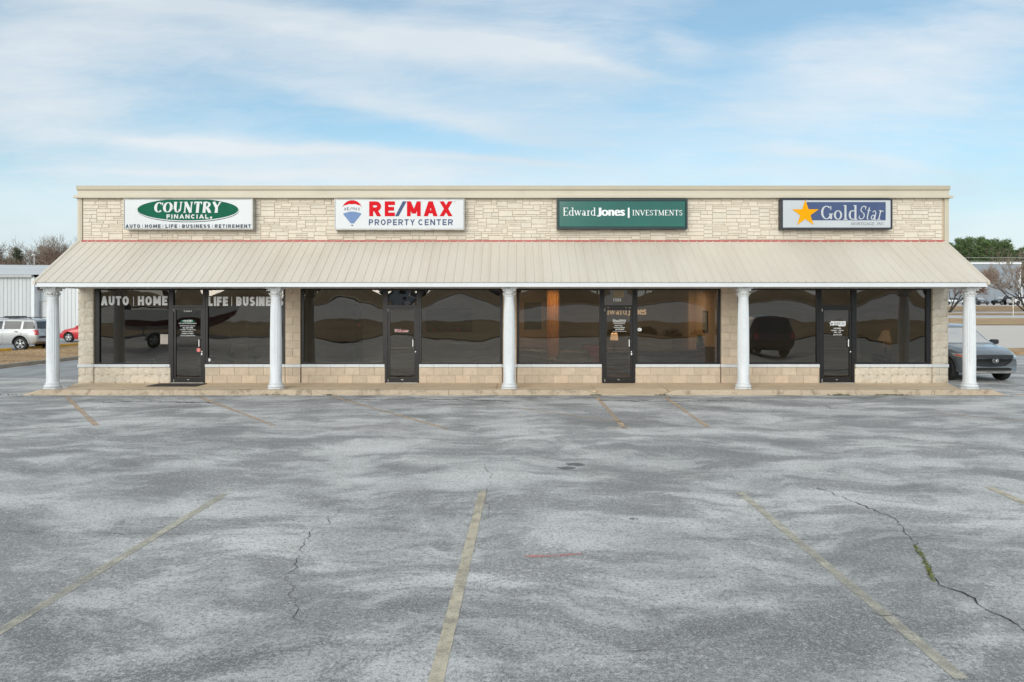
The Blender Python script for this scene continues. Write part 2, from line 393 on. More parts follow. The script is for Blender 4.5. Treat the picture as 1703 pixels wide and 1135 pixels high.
def serif(mb, s, x0, x1, z0, z1, Y, T=.16, shear=0, gap=.02):
    H = z1-z0; tw = sum(SER[c][0]+gap for c in s)-gap; sx = (x1-x0-shear*H)/tw
    x = 0; k = 0
    def quadstrip(pts, wd):
        nonlocal k
        yy = Y-.0004*(k % 7); k += 1
        l = []; r = []
        for i, (a, b) in enumerate(pts):
            a2, b2 = pts[min(i+1, len(pts)-1)]; a1, b1 = pts[max(0, i-1)]
            dx = a2-a1; dz = b2-b1; q = sqrt(dx*dx+dz*dz) or 1; nx = -dz/q; nz = dx/q
            w = wd[i] if hasattr(wd, '__len__') else wd
            l.append((a+nx*w/2, b+nz*w/2)); r.append((a-nx*w/2, b-nz*w/2))
        vs = []
        for (a, b) in l+r: vs.append((x0+a+shear*b, yy, z0+b))
        n = len(l); mb.add(vs, [(i, i+1, n+i+1, n+i) for i in range(n-1)])
    for c in s:
        w, st = SER[c]
        def tx(a): return (x+a)*sx
        for e in st:
            if e[0] == 'l':
                _, a, b, c2, d, t = e
                quadstrip([(tx(a), b*H), (tx(c2), d*H)], max(t*T, .045)*H)
            elif e[0] == 's':
                _, a, b, h = e
                quadstrip([(tx(a-h), b*H), (tx(a+h), b*H)], .055*H)
            else:
                _, cx, cz, rx, rz, a0, a1, t = e
                n = max(6, int(abs(a1-a0)/18)); pts = []; wd = []
                for i in range(n+1):
                    a = radians(a0+(a1-a0)*i/n)
                    pts.append((tx(cx+(rx-T*.22)*cos(a)), (cz+(rz-.03)*sin(a))*H)); wd.append((.055+(max(t*T-.055, 0))*abs(cos(a))**1.3)*H)
                quadstrip(pts, wd)
        x += w+gap
# heavy block capitals drawn with even strokes; unit box, the stroke width is kept on all sides
def sans(mb, s, x0, x1, z0, z1, Y, T=.24, gap=.16, shear=0):
    H = z1-z0; h = T/2; t = 1-h
    GW = {'I': T, 'M': .98, 'N': .80, 'O': .86, 'C': .82, 'L': .64, 'E': .68, 'F': .66, 'T': .74, 'A': .88, 'R': .80, 'P': .76, 'B': .78, 'U': .80, 'S': .74, 'H': .80, 'Y': .80, 'X': .80, 'D': .80, 'G': .84, 'V': .84, '|': .12, ' ': .35}
    tw = sum(GW[c]+gap for c in s)-gap; sx = (x1-x0)/tw; hx = h*H/sx if sx else h; x = 0; k = 0
    wk = T*H
    def seg(pts, w=None):
        nonlocal k
        w = wk if w is None else w; yy = Y-.00035*(k % 8); k += 1; l = []; r = []
        for i, (a, b) in enumerate(pts):
            a2, b2 = pts[min(i+1, len(pts)-1)]; a1, b1 = pts[max(0, i-1)]
            dx = a2-a1; dz = b2-b1; q = sqrt(dx*dx+dz*dz) or 1; nx = -dz/q; nz = dx/q
            l.append((a+nx*w/2, b+nz*w/2)); r.append((a-nx*w/2, b-nz*w/2))
        vs = [(x0+a+shear*b, yy, z0+b) for a, b in l+r]; n = len(l)
        mb.add(vs, [(i, i+1, n+i+1, n+i) for i in range(n-1)])
    def diag(a, b, c, d):       # slanted bar cut flat at top and bottom
        nonlocal k
        yy = Y-.00035*(k % 8); k += 1; q = wk*1.08/2
        mb.add([(x0+p+shear*z, yy, z0+z) for p, z in ((a-q, b), (a+q, b), (c+q, d), (c-q, d))], [(0, 1, 2, 3)])
    def arc(cx, cz, rx, rz, a0, a1): seg([(cx+rx*cos(radians(a0+(a1-a0)*i/14)), cz+rz*sin(radians(a0+(a1-a0)*i/14))) for i in range(15)])
    for c in s:
        W_c = GW[c]*sx; X = x*sx; a = X+wk/2; b_ = X+W_c-wk/2; m = X+W_c/2; lo = h*H; hi = t*H; mid = H*.5
        if c in 'ILEFHRPBDNM': seg([(a, 0), (a, H)])
        if c == '|': seg([(m, 0), (m, H)], H*.07)
        if c in 'LEF' and c != 'F': seg([(X, lo), (X+W_c, lo)])
        if c in 'EF': seg([(X, hi), (X+W_c, hi)]); seg([(X, mid), (X+W_c*.92, mid)])
        if c == 'H': seg([(a, mid), (b_, mid)]); seg([(b_, 0), (b_, H)])
        if c == 'T': seg([(m, 0), (m, H)]); seg([(X, hi), (X+W_c, hi)])
        if c == 'N': seg([(b_, 0), (b_, H)]); diag(b_, 0, a, H)
        if c == 'M': seg([(b_, 0), (b_, H)]); diag(m, H*.18, a, H); diag(m, H*.18, b_, H)
        if c == 'A': diag(X+wk/2, 0, m, H); diag(X+W_c-wk/2, 0, m, H); seg([(X+W_c*.25, H*.30), (X+W_c*.75, H*.30)], wk*.8)
        if c == 'V': diag(m, 0, X+wk/2, H); diag(m, 0, X+W_c-wk/2, H)
        if c == 'X': diag(X+wk/2, 0, X+W_c-wk/2, H); diag(X+W_c-wk/2, 0, X+wk/2, H)
        if c == 'Y': seg([(m, 0), (m, H*.5)]); diag(m, H*.42, X+wk/2, H); diag(m, H*.42, X+W_c-wk/2, H)
        if c in 'OCG': arc(m, mid, W_c/2-wk/2, H/2-lo, *((0, 360) if c == 'O' else (42, 318)))
        if c == 'G': seg([(b_, H*.1), (b_, H*.5)]); seg([(m, H*.45), (X+W_c, H*.45)], wk*.8)
        if c == 'U': seg([(a, H), (a, H*.4)]); seg([(b_, H), (b_, H*.4)]); arc(m, H*.4, b_-m, H*.4-lo, 180, 360)
        if c in 'RPB':
            q = X+W_c-wk/2-H*.24; seg([(a, hi), (q, hi)]); seg([(a, H*.46), (q, H*.46)]); arc(q, (hi+H*.46)/2, H*.24, (hi-H*.46)/2, -90, 90)
            if c == 'R': diag(X+W_c-wk/2, 0, m, H*.46)
            if c == 'B': seg([(a, lo), (q, lo)]); arc(q, (lo+H*.46)/2, H*.24, (H*.46-lo)/2, -90, 90)
        if c == 'D': q = X+W_c*.45; seg([(a, hi), (q, hi)]); seg([(a, lo), (q, lo)]); arc(q, mid, b_-q, H/2-lo, -90, 90)
        if c == 'S':
            r1 = (hi-mid)/2; arc(m, mid+r1, W_c/2-wk/2, r1, 25, 270); arc(m, mid-r1, W_c/2-wk/2, r1, -155, 90)
        x += GW[c]+gap
def psans(mb, s, x0, x1, y0, y1, Y, **k):
    a, t = P(x0, y0, Y); c, d = P(x1, y1, Y); sans(mb, s, a, c, d, t, Y, **k)
def pserif(mb, s, x0, x1, y0, y1, Y, **k):
    a, t = P(x0, y0, Y); c, d = P(x1, y1, Y); serif(mb, s, a, c, d, t, Y, **k)
def pell(mb, cx, cy, rx, ry, Y, n=48):
    X, Z = P(cx, cy, Y); s = Y/F
    mb.poly([(X+rx*s*cos(2*pi*i/n), Y, Z+ry*s*sin(2*pi*i/n)) for i in range(n)])
def prect(mb, x0, x1, y0, y1, Y):
    a, t = P(x0, y0, Y); c, d = P(x1, y1, Y); mb.quad((a, Y, d), (c, Y, d), (c, Y, t), (a, Y, t))
def ppoly(mb, pts, Y): mb.poly([(P(x, y, Y)[0], Y, P(x, y, Y)[1]) for x, y in pts])

# ------------------------------------------------------------------ terrain
PROF = [(-400, 6.0), (-110, 4.4), (-75, 3.9), (-52, 3.5), (-37, 2.35), (-35, 2.2), (-24, .95), (-16, 0), (70, 0), (80, .39), (95, 1.06), (105, 1.6), (109, 1.9), (115, 2.55), (123, 2.9), (160, 3.6), (240, 5.5), (1500, 24)]
def gz(y):
    for (a, za), (b, zb) in zip(PROF, PROF[1:]):
        if a <= y <= b: return za+(zb-za)*(y-a)/(b-a)
    return PROF[0][1] if y < PROF[0][0] else PROF[-1][1]
def strip(name, x0, x1, y0, y1, mat, dz, kind='structure', skirt=0):
    ys = sorted(set([y0, y1]+[y for y, z in PROF if y0 < y < y1]))
    mb = MB()
    for a, b in zip(ys, ys[1:]):
        mb.quad((x0, a, gz(a)+dz), (x1, a, gz(a)+dz), (x1, b, gz(b)+dz), (x0, b, gz(b)+dz))
    if skirt:
        for a, b in zip(ys, ys[1:]):
            mb.quad((x0, a, gz(a)-.02), (x0, a, gz(a)+dz), (x0, b, gz(b)+dz), (x0, b, gz(b)-.02))
            mb.quad((x1, a, gz(a)-.02), (x1, b, gz(b)-.02), (x1, b, gz(b)+dz), (x1, a, gz(a)+dz))
        mb.quad((x0, y0, gz(y0)-.02), (x1, y0, gz(y0)-.02), (x1, y0, gz(y0)+dz), (x0, y0, gz(y0)+dz))
    o = mb.build(name, mat, fix=False)
    tag(o, kind=kind); return o
strip('ground', -900, 900, -400, 1500, M['soil'], -.006)
strip('parking_lot', -60, 60, -16, 33, M['asphalt'], 0)
strip('driveway', -60, -25.55, 33, 53, M['lane'], 0)
strip('driveway', -18.4, 13, 33, 62, M['lane'], 0)
# left driveway surface lies over the lot beside the building
strip('driveway', -18.35, -12.5, 21.5, 33, M['lane'], .004)
# right: pale open lot, grass strips, road
strip('lot_pavement', 13, 140, 33, 78.5, M['pad'], .002)
strip('grass_verge', -30, 220, 78.5, 92, M['grass'], .06)
strip('road', -120, 320, 92, 99.5, M['road'], .01)
strip('grass_verge', -30, 220, 99.5, 104, M['grass'], .06)
strip('road', -120, 320, 104, 108, M['road'], .01)
strip('grass_verge', -30, 220, 108, 118, M['grass'], .06)
strip('lot_pavement', -30, 220, 118, 146, M['pad'], .02)
# behind the camera (mirrored in the shop windows)
strip('grass_verge', -90, 90, -24, -16, M['grassg'], .05)
strip('road', -140, 140, -36, -24, M['road'], .02)
strip('grass_verge', -90, 90, -53, -36, M['grassg'], .06)
strip('lot_pavement', -90, 90, -80, -53, M['lane'], .02)

md_ = MB(); nxm, nym = 90, 14
vs = [(-88+176*i/nxm, -52.5+15*j/nym, gz(-52.5+15*j/nym)-.1+max(0, sin(pi*j/nym))*(.35+1.5*max(0, noise.noise(Vector(((-88+176*i/nxm)*.07, j*.12, 4)))+.25))) for j in range(nym+1) for i in range(nxm+1)]
md_.add(vs, [(j*(nxm+1)+i, j*(nxm+1)+i+1, (j+1)*(nxm+1)+i+1, (j+1)*(nxm+1)+i) for j in range(nym) for i in range(nxm)])
tag(md_.build('grass_verge', M['grassg'], smooth='all', fix=False), kind='structure')
strip('gutter', -90, 90, -15.98, -15.2, M['crack'], .004)  # dark strip painting the kerb's shadow line that the windows mirror
strip('kerb', -90, 90, -24.4, -24.1, M['pad'], .10)
strip('kerb', -90, 90, -36.2, -35.9, M['pad'], .10)
# grass island to the left of the building with its kerbs
def island(name, pts, z, mat):
    mb = MB(); mb.prismz(pts, 0, z); o = mb.build(name, mat); tag(o, kind='structure'); return o
isl = MB()
gx = [-25.4+i*.35 for i in range(20)]; gy = [12+i*.5 for i in range(84)]
def islz(x, y):
    e = min(1, (x+25.5)/.5, (-18.75-x)/.5)
    return .045+.035*max(0, e)+.03*noise.noise(Vector((x*.9, y*.7, 1)))
vs = [(x, y, islz(x, y)) for y in gy for x in gx]
isl.add(vs, [(j*20+i, j*20+i+1, (j+1)*20+i+1, (j+1)*20+i) for j in range(83) for i in range(19)])
tag(isl.build('grass_verge', M['grass'], smooth='all', fix=False), kind='structure')
def kerbrun(x0, x1, y0, y1, h, mat, seg=3.05, along='y', name='kerb'):
    mb = MB(); p = y0 if along == 'y' else x0; e = y1 if along == 'y' else x1
    while p < e-.05:
        q = min(p+seg, e)
        if along == 'y': mb.bev(x0, x1, p+.006, q-.006, -.02, h, .02)
        else: mb.bev(p+.006, q-.006, y0, y1, -.02, h, .02)
        p = q
    o = mb.build(name, mat); tag(o, kind='structure'); return o
kerbrun(-18.75, -18.55, 12, 53.5, .15, M['kerbd'])
kerbrun(-25.62, -25.38, 12, 34.7, .19, M['yellow'])
kerbrun(-25.62, -25.38, 35.5, 53.5, .19, M['yellow'])
gb = MB()
for i in range(9000):
    x = random.uniform(-25.3, -18.8); y = random.uniform(20, 46); z = islz(x, y)
    a = random.uniform(0, pi); h = random.uniform(.03, .08); w = .012
    gb.add([(x-w*cos(a), y-w*sin(a), z-.01), (x+w*cos(a), y+w*sin(a), z-.01), (x+random.uniform(-.04, .04), y+random.uniform(-.04, .04), z+h)], [(0, 1, 2)])
tag(gb.build('grass', M['grass'], fix=False), 'short dormant tan grass on the island left of the building', 'grass', kind='stuff')
# small dry island at the far right
mb = MB(); mb.prismz([(23.4, 32.2), (29, 33.2), (29, 36.5), (24.2, 35.0)], -.02, .14); tag(mb.build('grass_verge', M['grass']), kind='structure')

# ------------------------------------------------------------------ painted lines, cracks
def ribbon(pts, w, z, jit=0):
    mb = MB(); v = []
    n = len(pts)
    for i, (x, y) in enumerate(pts):
        a = pts[max(0, i-1)]; b = pts[min(n-1, i+1)]; dx = b[0]-a[0]; dy = b[1]-a[1]; q = sqrt(dx*dx+dy*dy) or 1
        ww = (w[i] if hasattr(w, '__len__') else w)/2*(1+random.uniform(-jit, jit))
        v.append((x-dy/q*ww, y+dx/q*ww, z)); v.append((x+dy/q*ww, y-dx/q*ww, z))
    mb.add(v, [(2*i, 2*i+1, 2*i+3, 2*i+2) for i in range(n-1)]); return mb
def line(pts, w, mat, z=.004, jit=.06):
    g = [G(*p) for p in pts]; out = []
    for a, b in zip(g, g[1:]):
        n = max(2, int(sqrt((a[0]-b[0])**2+(a[1]-b[1])**2)/.12))
        out += [(a[0]+(b[0]-a[0])*i/n, a[1]+(b[1]-a[1])*i/n) for i in range(n)]
    out.append(g[-1])
    o = ribbon(out, w, z, jit).build('parking_line', mat, fix=False); tag(o, kind='structure'); return o
line([(374, 822), (-90, 1106)], .088, M['line'])
line([(803, 818), (723, 1142)], .09, M['line3'])
line([(1230, 819), (1600, 1130)], .088, M['line'])
line([(1645, 811), (1790, 875)], .10, M['line3'])
line([(111, 661), (160, 708)], .10, M['line2'], .008)
line([(330, 660), (455, 708)], .10, M['line2'])
line([(553, 660), (745, 714)], .08, M['line2'])
line([(992, 660), (1038, 712)], .10, M['line2'])
line([(1106, 661), (1178, 711)], .10, M['line2'])
line([(1560, 688), (1720, 702)], .08, M['line2'])
line([(870, 680), (1040, 703)], .07, M['line2'])
line([(1010, 711.5), (1048, 712)], .09, M['line3'])
line([(872, 926), (925, 925), (969, 921.5)], .035, M['redmark'], .004, .5)
def crack(pts, w, name='asphalt_crack', z=.006, amp=.05, mat=None):
    g = [G(*p) for p in pts]; out = []
    for a, b in zip(g, g[1:]):
        d = sqrt((a[0]-b[0])**2+(a[1]-b[1])**2); n = max(2, int(d/.035))
        nx = -(b[1]-a[1])/d; ny = (b[0]-a[0])/d
        for i in range(n):
            t = i/n; x = a[0]+(b[0]-a[0])*t; y = a[1]+(b[1]-a[1])*t
            k = amp*noise.noise(Vector((x*5, y*5, 3)))+amp*.9*noise.noise(Vector((x*16, y*16, 8)))
            out.append((x+nx*k, y+ny*k))
    out.append(g[-1])
    ws = [w*.6*(.25+1.3*abs(noise.noise(Vector((p[0]*3, p[1]*3, 0))))) for p in out]
    o = ribbon(out, ws, z).build(name, mat or M['crack'], fix=False); tag(o, kind='structure'); return o
crack([(1362, 812), (1420, 835), (1488, 864), (1496, 876), (1520, 905), (1540, 935), (1549, 963), (1562, 974), (1600, 986), (1640, 1013), (1703, 1050)], .026)
crack([(575, 836), (548, 868), (515, 888), (497, 925), (482, 948), (478, 965), (492, 974), (484, 990), (497, 1008), (503, 1040)], .016)
crack([(806, 776), (818, 795), (812, 818), (806, 835), (818, 850), (803, 866)], .012)
crack([(-20, 884), (160, 888), (330, 890), (500, 888), (570, 887)], .010)
crack([(1133, 896), (1250, 897), (1350, 898), (1500, 896), (1560, 890), (1720, 892)], .010)
crack([(1455, 1024), (1490, 1026), (1530, 1036)], .012)
crack([(1030, 1080), (1085, 1082)], .010)
crack([(640, 685), (700, 676), (760, 672)], .03); crack([(1240, 684), (1330, 681), (1400, 679)], .025)
crack([(1370, 674), (1385, 681), (1400, 682)], .025); crack([(150, 676), (230, 679), (290, 678)], .03)
crack([(40, 757), (200, 745), (420, 736)], .008); crack([(860, 682), (1010, 681), (1160, 684)], .02)
crack([(20, 660), (300, 660.3), (600, 661), (840, 661.3), (995, 662)], .11, 'kerb_stain_and_shadow', .0065, .02, M['stain_shade'])  # stained strip at the kerb foot with the kerb's shadow painted in
crack([(1105, 662.5), (1400, 662.8), (1665, 662)], .11, 'kerb_stain_and_shadow', .0065, .02, M['stain_shade'])
crack([(150, 670), (260, 668), (360, 671)], .16, 'damp_stain', .0058, .12, M['stain_shade'])
crack([(560, 666), (700, 664), (860, 668)], .18, 'damp_stain', .0058, .12, M['stain_shade'])
crack([(1000, 667), (1100, 668), (1240, 667)], .20, 'damp_stain', .0058, .12, M['stain_shade'])
def blot(px, py, rx, ry, z=.0045):
    x, y = G(px, py); pts = []
    for i in range(28):
        a = 2*pi*i/28; r = 1+.35*noise.noise(Vector((cos(a)*1.5+px, sin(a)*1.5, py)))
        pts.append((x+rx*r*cos(a), y+ry*r*sin(a), z))
    mb = MB(); mb.poly(pts); tag(mb.build('oil_stain', M['spot'], fix=False), kind='structure')
for b_ in ((957, 773, .13, .10), (943, 779, .12, .08), (1054, 864, .05, .03)): blot(*b_)
mo = MB()
for i in range(260):
    t = random.random(); seg = [(1522, 908), (1536, 930), (1545, 950), (1551, 968)]
    k = min(2, int(t*3)); f = t*3-k; px = seg[k][0]+(seg[k+1][0]-seg[k][0])*f; py = seg[k][1]+(seg[k+1][1]-seg[k][1])*f
    x, y = G(px, py); x += random.gauss(0, .007); y += random.gauss(0, .02); a = random.uniform(0, 6.3); h = random.uniform(.004, .014)
    mo.add([(x-.008*cos(a), y-.008*sin(a), .007), (x+.008*cos(a), y+.008*sin(a), .007), (x+random.uniform(-.015, .015), y, .005+h)], [(0, 1, 2)])
tag(mo.build('moss', M['moss'], fix=False), 'bright green moss growing in the long crack at right', 'moss', kind='stuff')
mo = MB()
for cx, n, sp in ((1397, 110, .14), (1480, 140, .22), (990, 60, .08), (1100, 50, .08), (455, 50, .25), (546, 40, .06), (20, 40, .3)):
    for i in range(n):
        x = PX(cx, 17.1)+random.gauss(0, sp); y = 17.115-random.random()*.06; a = random.uniform(0, 6.3); h = random.uniform(.01, .04)
        mo.add([(x-.012*cos(a), y-.012*sin(a), .003), (x+.012*cos(a), y+.012*sin(a), .003), (x+random.uniform(-.02, .02), y, .003+h)], [(0, 1, 2)])
tag(mo.build('weeds', M['moss2'], fix=False), 'tiny green weeds along the foot of the front kerb', 'weeds', kind='stuff')

# ------------------------------------------------------------------ walkway and kerb
WZ = .10
wk = MB()
joints = [-11.5, -9.1, PX(540, 18), PX(660, 18), -.4, PX(990, 17.5), PX(1110, 17.5), PX(1298, 18), 8.9, 11.5]
for i, (a, b) in enumerate(zip(joints, joints[1:])):
    a2 = a+.006; b2 = b-.006
    if i == 5:   # dropped ramp bay
        wk.prismz([(a2, 17.75), (b2, 17.75), (b2, 19.3), (a2, 19.3)], -.05, WZ)
        wk.add([(a2, 17.12, .012), (b2, 17.12, .012), (b2, 17.745, WZ), (a2, 17.745, WZ), (a2, 17.12, -.05), (b2, 17.12, -.05)], [(0, 1, 2, 3), (4, 5, 1, 0)])
    elif i == 0: wk.prismz([(a2+.05, 17.3), (b2, 17.3), (b2, 19.3), (-12.1, 19.3), (-12.1, 18.95)], -.05, WZ)
    elif i == 8: wk.prismz([(a2, 17.3), (b2-.05, 17.3), (12.1, 18.95), (12.1, 19.3), (a2, 19.3)], -.05, WZ)
    else: wk.prismz([(a2, 17.3), (b2, 17.3), (b2, 19.3), (a2, 19.3)], -.05, WZ)
tag(wk.build('walkway', M['walk']), kind='structure')
def frontkerb(px0, px1, tl, tr):
    mb = MB(); x0 = PX(px0, 17.15); x1 = PX(px1, 17.15); p = x0; n = 0
    xs = [x0]
    while xs[-1]+4.2 < x1: xs.append(xs[-1]+3.6+random.uniform(-.3, .3))
    xs.append(x1)
    for i, (a, b) in enumerate(zip(xs, xs[1:])):
        la = .035; sec = []
        st = [(a+.005, 1), (b-.005, 1)]
        if i == 0: st = [(a, .06), (a+tl*.6, .6), (a+tl, 1)]+st[1:]
        if i == len(xs)-2: st = st[:-1]+[(b-tr, 1), (b-tr*.6, .6), (b, .06)]
        # extra stations for a slightly uneven, worn nose
        full = []
        for (u, hu), (v, hv) in zip(st, st[1:]):
            m = max(1, int((v-u)/.25)); full += [(u+(v-u)*j/m, hu+(hv-hu)*j/m) for j in range(m)]
        full.append(st[-1]); vs = []
        for (x, h) in full:
            j = .006*noise.noise(Vector((x*3, 0, 5))); H = .135*h+j*.6
            for (y, z) in ((17.12+j, -.03), (17.125+j, H*.62), (17.14+j, H*.88), (17.175, H), (17.27, H), (17.285, -.03)): vs.append((x, y, z))
        m = 6; fs = []
        for q in range(len(full)-1):
            for r in range(m-1): fs.append((q*m+r, (q+1)*m+r, (q+1)*m+r+1, q*m+r+1))
        fs.append(tuple(range(m))); fs.append(tuple((len(full)-1)*m+r for r in range(m-1, -1, -1)))
        mb.add(vs, fs)
    tag(mb.build('kerb', M['kerb'], smooth=True), kind='structure')
frontkerb(36, 998, .45, .35); frontkerb(1101, 1673, .35, .35)
mb = MB(); a = PX(1685, 17.15); mb.bev(a, a+6, 17.14, 17.26, -.02, .012, .005); tag(mb.build('kerb', M['kerbd']), kind='structure')

# ------------------------------------------------------------------ the building
YW = 19.0
B = empty('commercial_building', (0, YW, 0))
tag(B, 'long single storey cream block and stone shop building with four storefronts', 'building')
XL = PX(131, YW); XR = PX(1576, YW)
ztop = PZ(310.5, YW)
# upper stone wall
z0s = PZ(402, YW); z1s = PZ(329, YW)
w = MB(); w.box(XL+.03, XR-.03, YW+.012, YW+.3, z0s-.3, z1s+.05); w.build('mortar_bed', M['mortar'], B, world=True)
st = MB(); u = .0535; cw = .048
nx = int((XR-XL-.24)/cw); nz = int((z1s-z0s)/u)+1; occ = [[0]*nx for _ in range(nz)]
rs = random.Random(5)
for r in range(nz):
    for c in range(nx):
        if occ[r][c]: continue
        free = 0
        while c+free < nx and not occ[r][c+free] and free < 14: free += 1
        h = rs.choices([1, 2, 3], [6, 6, 1.3])[0]
        wd = {1: rs.randint(5, 11), 2: rs.randint(4, 9), 3: rs.randint(5, 9)}[h]
        wd = min(wd, free)
        if free-wd in (1, 2): wd = free
        if wd > 13: wd = 7
        h = min(h, nz-r)
        while h > 1 and any(occ[r+k][c+i] for k in range(h) for i in range(wd)): h -= 1
        if wd <= 2: h = 1
        for k in range(h):
            for i in range(wd): occ[r+k][c+i] = 1
        g = .0058; x0 = XL+.12+c*cw; z0 = z0s+r*u; x1 = x0+wd*cw; z1 = min(z0+h*u, z1s)
        d = rs.uniform(0, .006)
        if z1-z0 > .03: st.bev(x0+g, x1-g, YW-.004-d, YW+.02, z0+g, z1-g, .004)
st.build('stone_wall', M['stone'], B, world=True)
# corner trims
for (a, b) in ((XL-.015, XL+.105), (XR-.105, XR+.015)):
    t = MB(); t.box(a, b, YW-.035, YW+.32, z0s-.02, PZ(330, YW)); t.box(a+.06, b-.045, YW-.045, YW-.034, z0s-.02, PZ(330, YW)); t.build('corner_trim', M['trim'], B, world=True)
# parapet: cap, panel, lip
t = MB(); t.bev(XL-.02, XR+.02, YW-.10, YW+.5, PZ(317, YW), ztop+.01, .008); t.build('parapet_cap', M['cap'], B, world=True)
t = MB(); t.box(XL+.0, XR-.0, YW-.06, YW+.4, PZ(327, YW), PZ(317, YW)-.001); t.build('parapet_panel', M['cap2'], B, world=True)
t = MB()
t.prism([(XL-.09, PZ(330.5, YW)), (XR+.09, PZ(330.5, YW)), (XR+.06, PZ(326.5, YW)), (XL-.06, PZ(326.5, YW))], YW-.13, YW-.055)
t.box(XL-.07, XL-.025, YW-.055, YW+14, PZ(330.5, YW), PZ(327, YW)); t.box(XR+.025, XR+.07, YW-.055, YW+14, PZ(330.5, YW), PZ(327, YW))
t.build('gutter_lip', M['trim'], B, world=True)
t = MB()
t.box(XL+.02, XL+.25, YW+.32, YW+14, -.1, z1s); t.box(XR-.25, XR-.02, YW+.32, YW+14, -.1, z1s); t.box(XL+.02, XR-.02, YW+13.8, YW+14, -.1, z1s-.01)
t.build('wall', M['stucco'], B, world=True)
t = MB(); t.box(XL, XR, YW+.4, YW+14.1, z1s+.001, z1s+.12); t.build('flat_roof', M['cap'], B, world=True)
# small grey boxes high on each side wall
for sx in (XL-.13, XR+.03):
    t = MB(); t.bev(sx, sx+.10, YW+.9, YW+1.1, PZ(399, YW+.9), PZ(384, YW+.9), .01); t.box(sx+.03, sx+.07, YW+.95, YW+1.05, PZ(406, YW+.9), PZ(399, YW+.9)); t.build('wall_light', M['signcase'], B, world=True)
# canopy roof
YE = 17.24; zE = PZ(468.3, YE); zR = PZ(402.5, YW); XLc = PX(57, YE); XRc = PX(1644, YE)
def cz(y): return zE+(zR-zE)*(y-YE)/(YW-.04-YE)
rib = .2286; n = int((XRc-XLc)/rib)
cs = []; x = XLc
cs.append((XLc, 0))
off = (XRc-XLc-n*rib)/2
for i in range(n+1):
    c = XLc+off+i*rib
    for dx, h in ((-.026, 0), (-.013, .018), (.013, .018), (.026, 0)):
        if XLc < c+dx < XRc: cs.append((c+dx, h))
    # two faint minor ribs
    if i < n:
        for k in (1, 2):
            m_ = c+rib*k/3
            for dx, h in ((-.012, 0), (0, .0025), (.012, 0)):
                if XLc < m_+dx < XRc: cs.append((m_+dx, h))
cs.append((XRc, 0))
t = MB(); ys = [YE-.03, YE+.5, YE+1.1, YW-.02]; vs = []
for y in ys:
    for (x, h) in cs: vs.append((x, y, cz(y)+h))
k = len(cs)
t.add(vs, [(j*k+i, j*k+i+1, (j+1)*k+i+1, (j+1)*k+i) for j in range(len(ys)-1) for i in range(k-1)])
y = YE-.03
t.add([(x, y, cz(y)+h) for x, h in cs]+[(x, y+.004, cz(y)-.006) for x, h in cs], [(i, i+k, i+k+1, i+1) for i in range(k-1)])
canopy = t.build('canopy_roof', M['roof'], B, world=True, fix=False)
cl = MB()
for i in range(n+1):
    c_ = XLc+off+i*rib
    if XLc+.05 < c_ < XRc-.05:
        for dx, zt_ in ((-.020, -.016), (-.014, .008), (.014, .008), (.020, -.016)): cl.v.append((c_+dx, YE-.0275, zE+zt_))
m_ = len(cl.v); cl.v += [(a, b_, zE-.024) for a, b_, c_ in list(cl.v)]
for i in range(m_-1): cl.f.append((i+m_, i+1+m_, i+1, i)); cl.m.append(0)
cl.build('eave_closure', M['signcase'], B, world=True)
# rake trims at both ends, screw heads
for x0, x1 in ((XLc-.02, XLc+.045), (XRc-.045, XRc+.02)):
    t = MB(); t.add([(x0, YE-.035, cz(YE-.035)+.026), (x1, YE-.035, cz(YE-.035)+.026), (x1, YW, cz(YW)+.026), (x0, YW, cz(YW)+.026),
                     (x0, YE-.035, cz(YE-.035)-.06), (x1, YE-.035, cz(YE-.035)-.06), (x1, YW, cz(YW)-.06), (x0, YW, cz(YW)-.06)],
                    [(0, 1, 2, 3), (4, 7, 6, 5), (0, 4, 5, 1), (1, 5, 6, 2), (2, 6, 7, 3), (3, 7, 4, 0)])
    t.build('rake_trim', M['roof'], B, world=True)
t = MB()
zf0 = PZ(477.3, YE); zf1 = zE-.012
t.box(XLc+.02, XRc-.02, YE, YE+.04, zf0, zf1)
t.box(XLc+.02, XLc+.06, YE+.04, YW, zf0, zf1); t.box(XRc-.06, XRc-.02, YE+.04, YW, zf0, zf1)
t.build('fascia', M['white'], B, world=True)
for x in (XLc+.062, XRc-.075):    # triangular gable ends of the canopy
    t = MB(); t.add([(x, YE+.1, zf1), (x, YW, zf1), (x, YW, cz(YW)-.03), (x+.013, YE+.1, zf1), (x+.013, YW, zf1), (x+.013, YW, cz(YW)-.03)], [(0, 1, 2), (5, 4, 3), (0, 2, 5, 3)])
    t.build('gable_panel', M['soffit'], B, world=True)
t = MB(); t.box(XLc+.07, XRc-.07, YE+.045, YW-.03, zf0+.008, zf0+.02)
xx = XLc+.4
while xx < XRc-.1: t.box(xx, xx+.012, YE+.05, YW-.03, zf0+.002, zf0+.009); xx += .4
t.build('soffit', M['soffit'], B, world=True)
t = MB(); t.box(XL+.1, XR-.1, YW-.045, YW-.028, PZ(402.8, YW), PZ(400.2, YW)); t.build('red_flashing', M['red'], B, world=True)

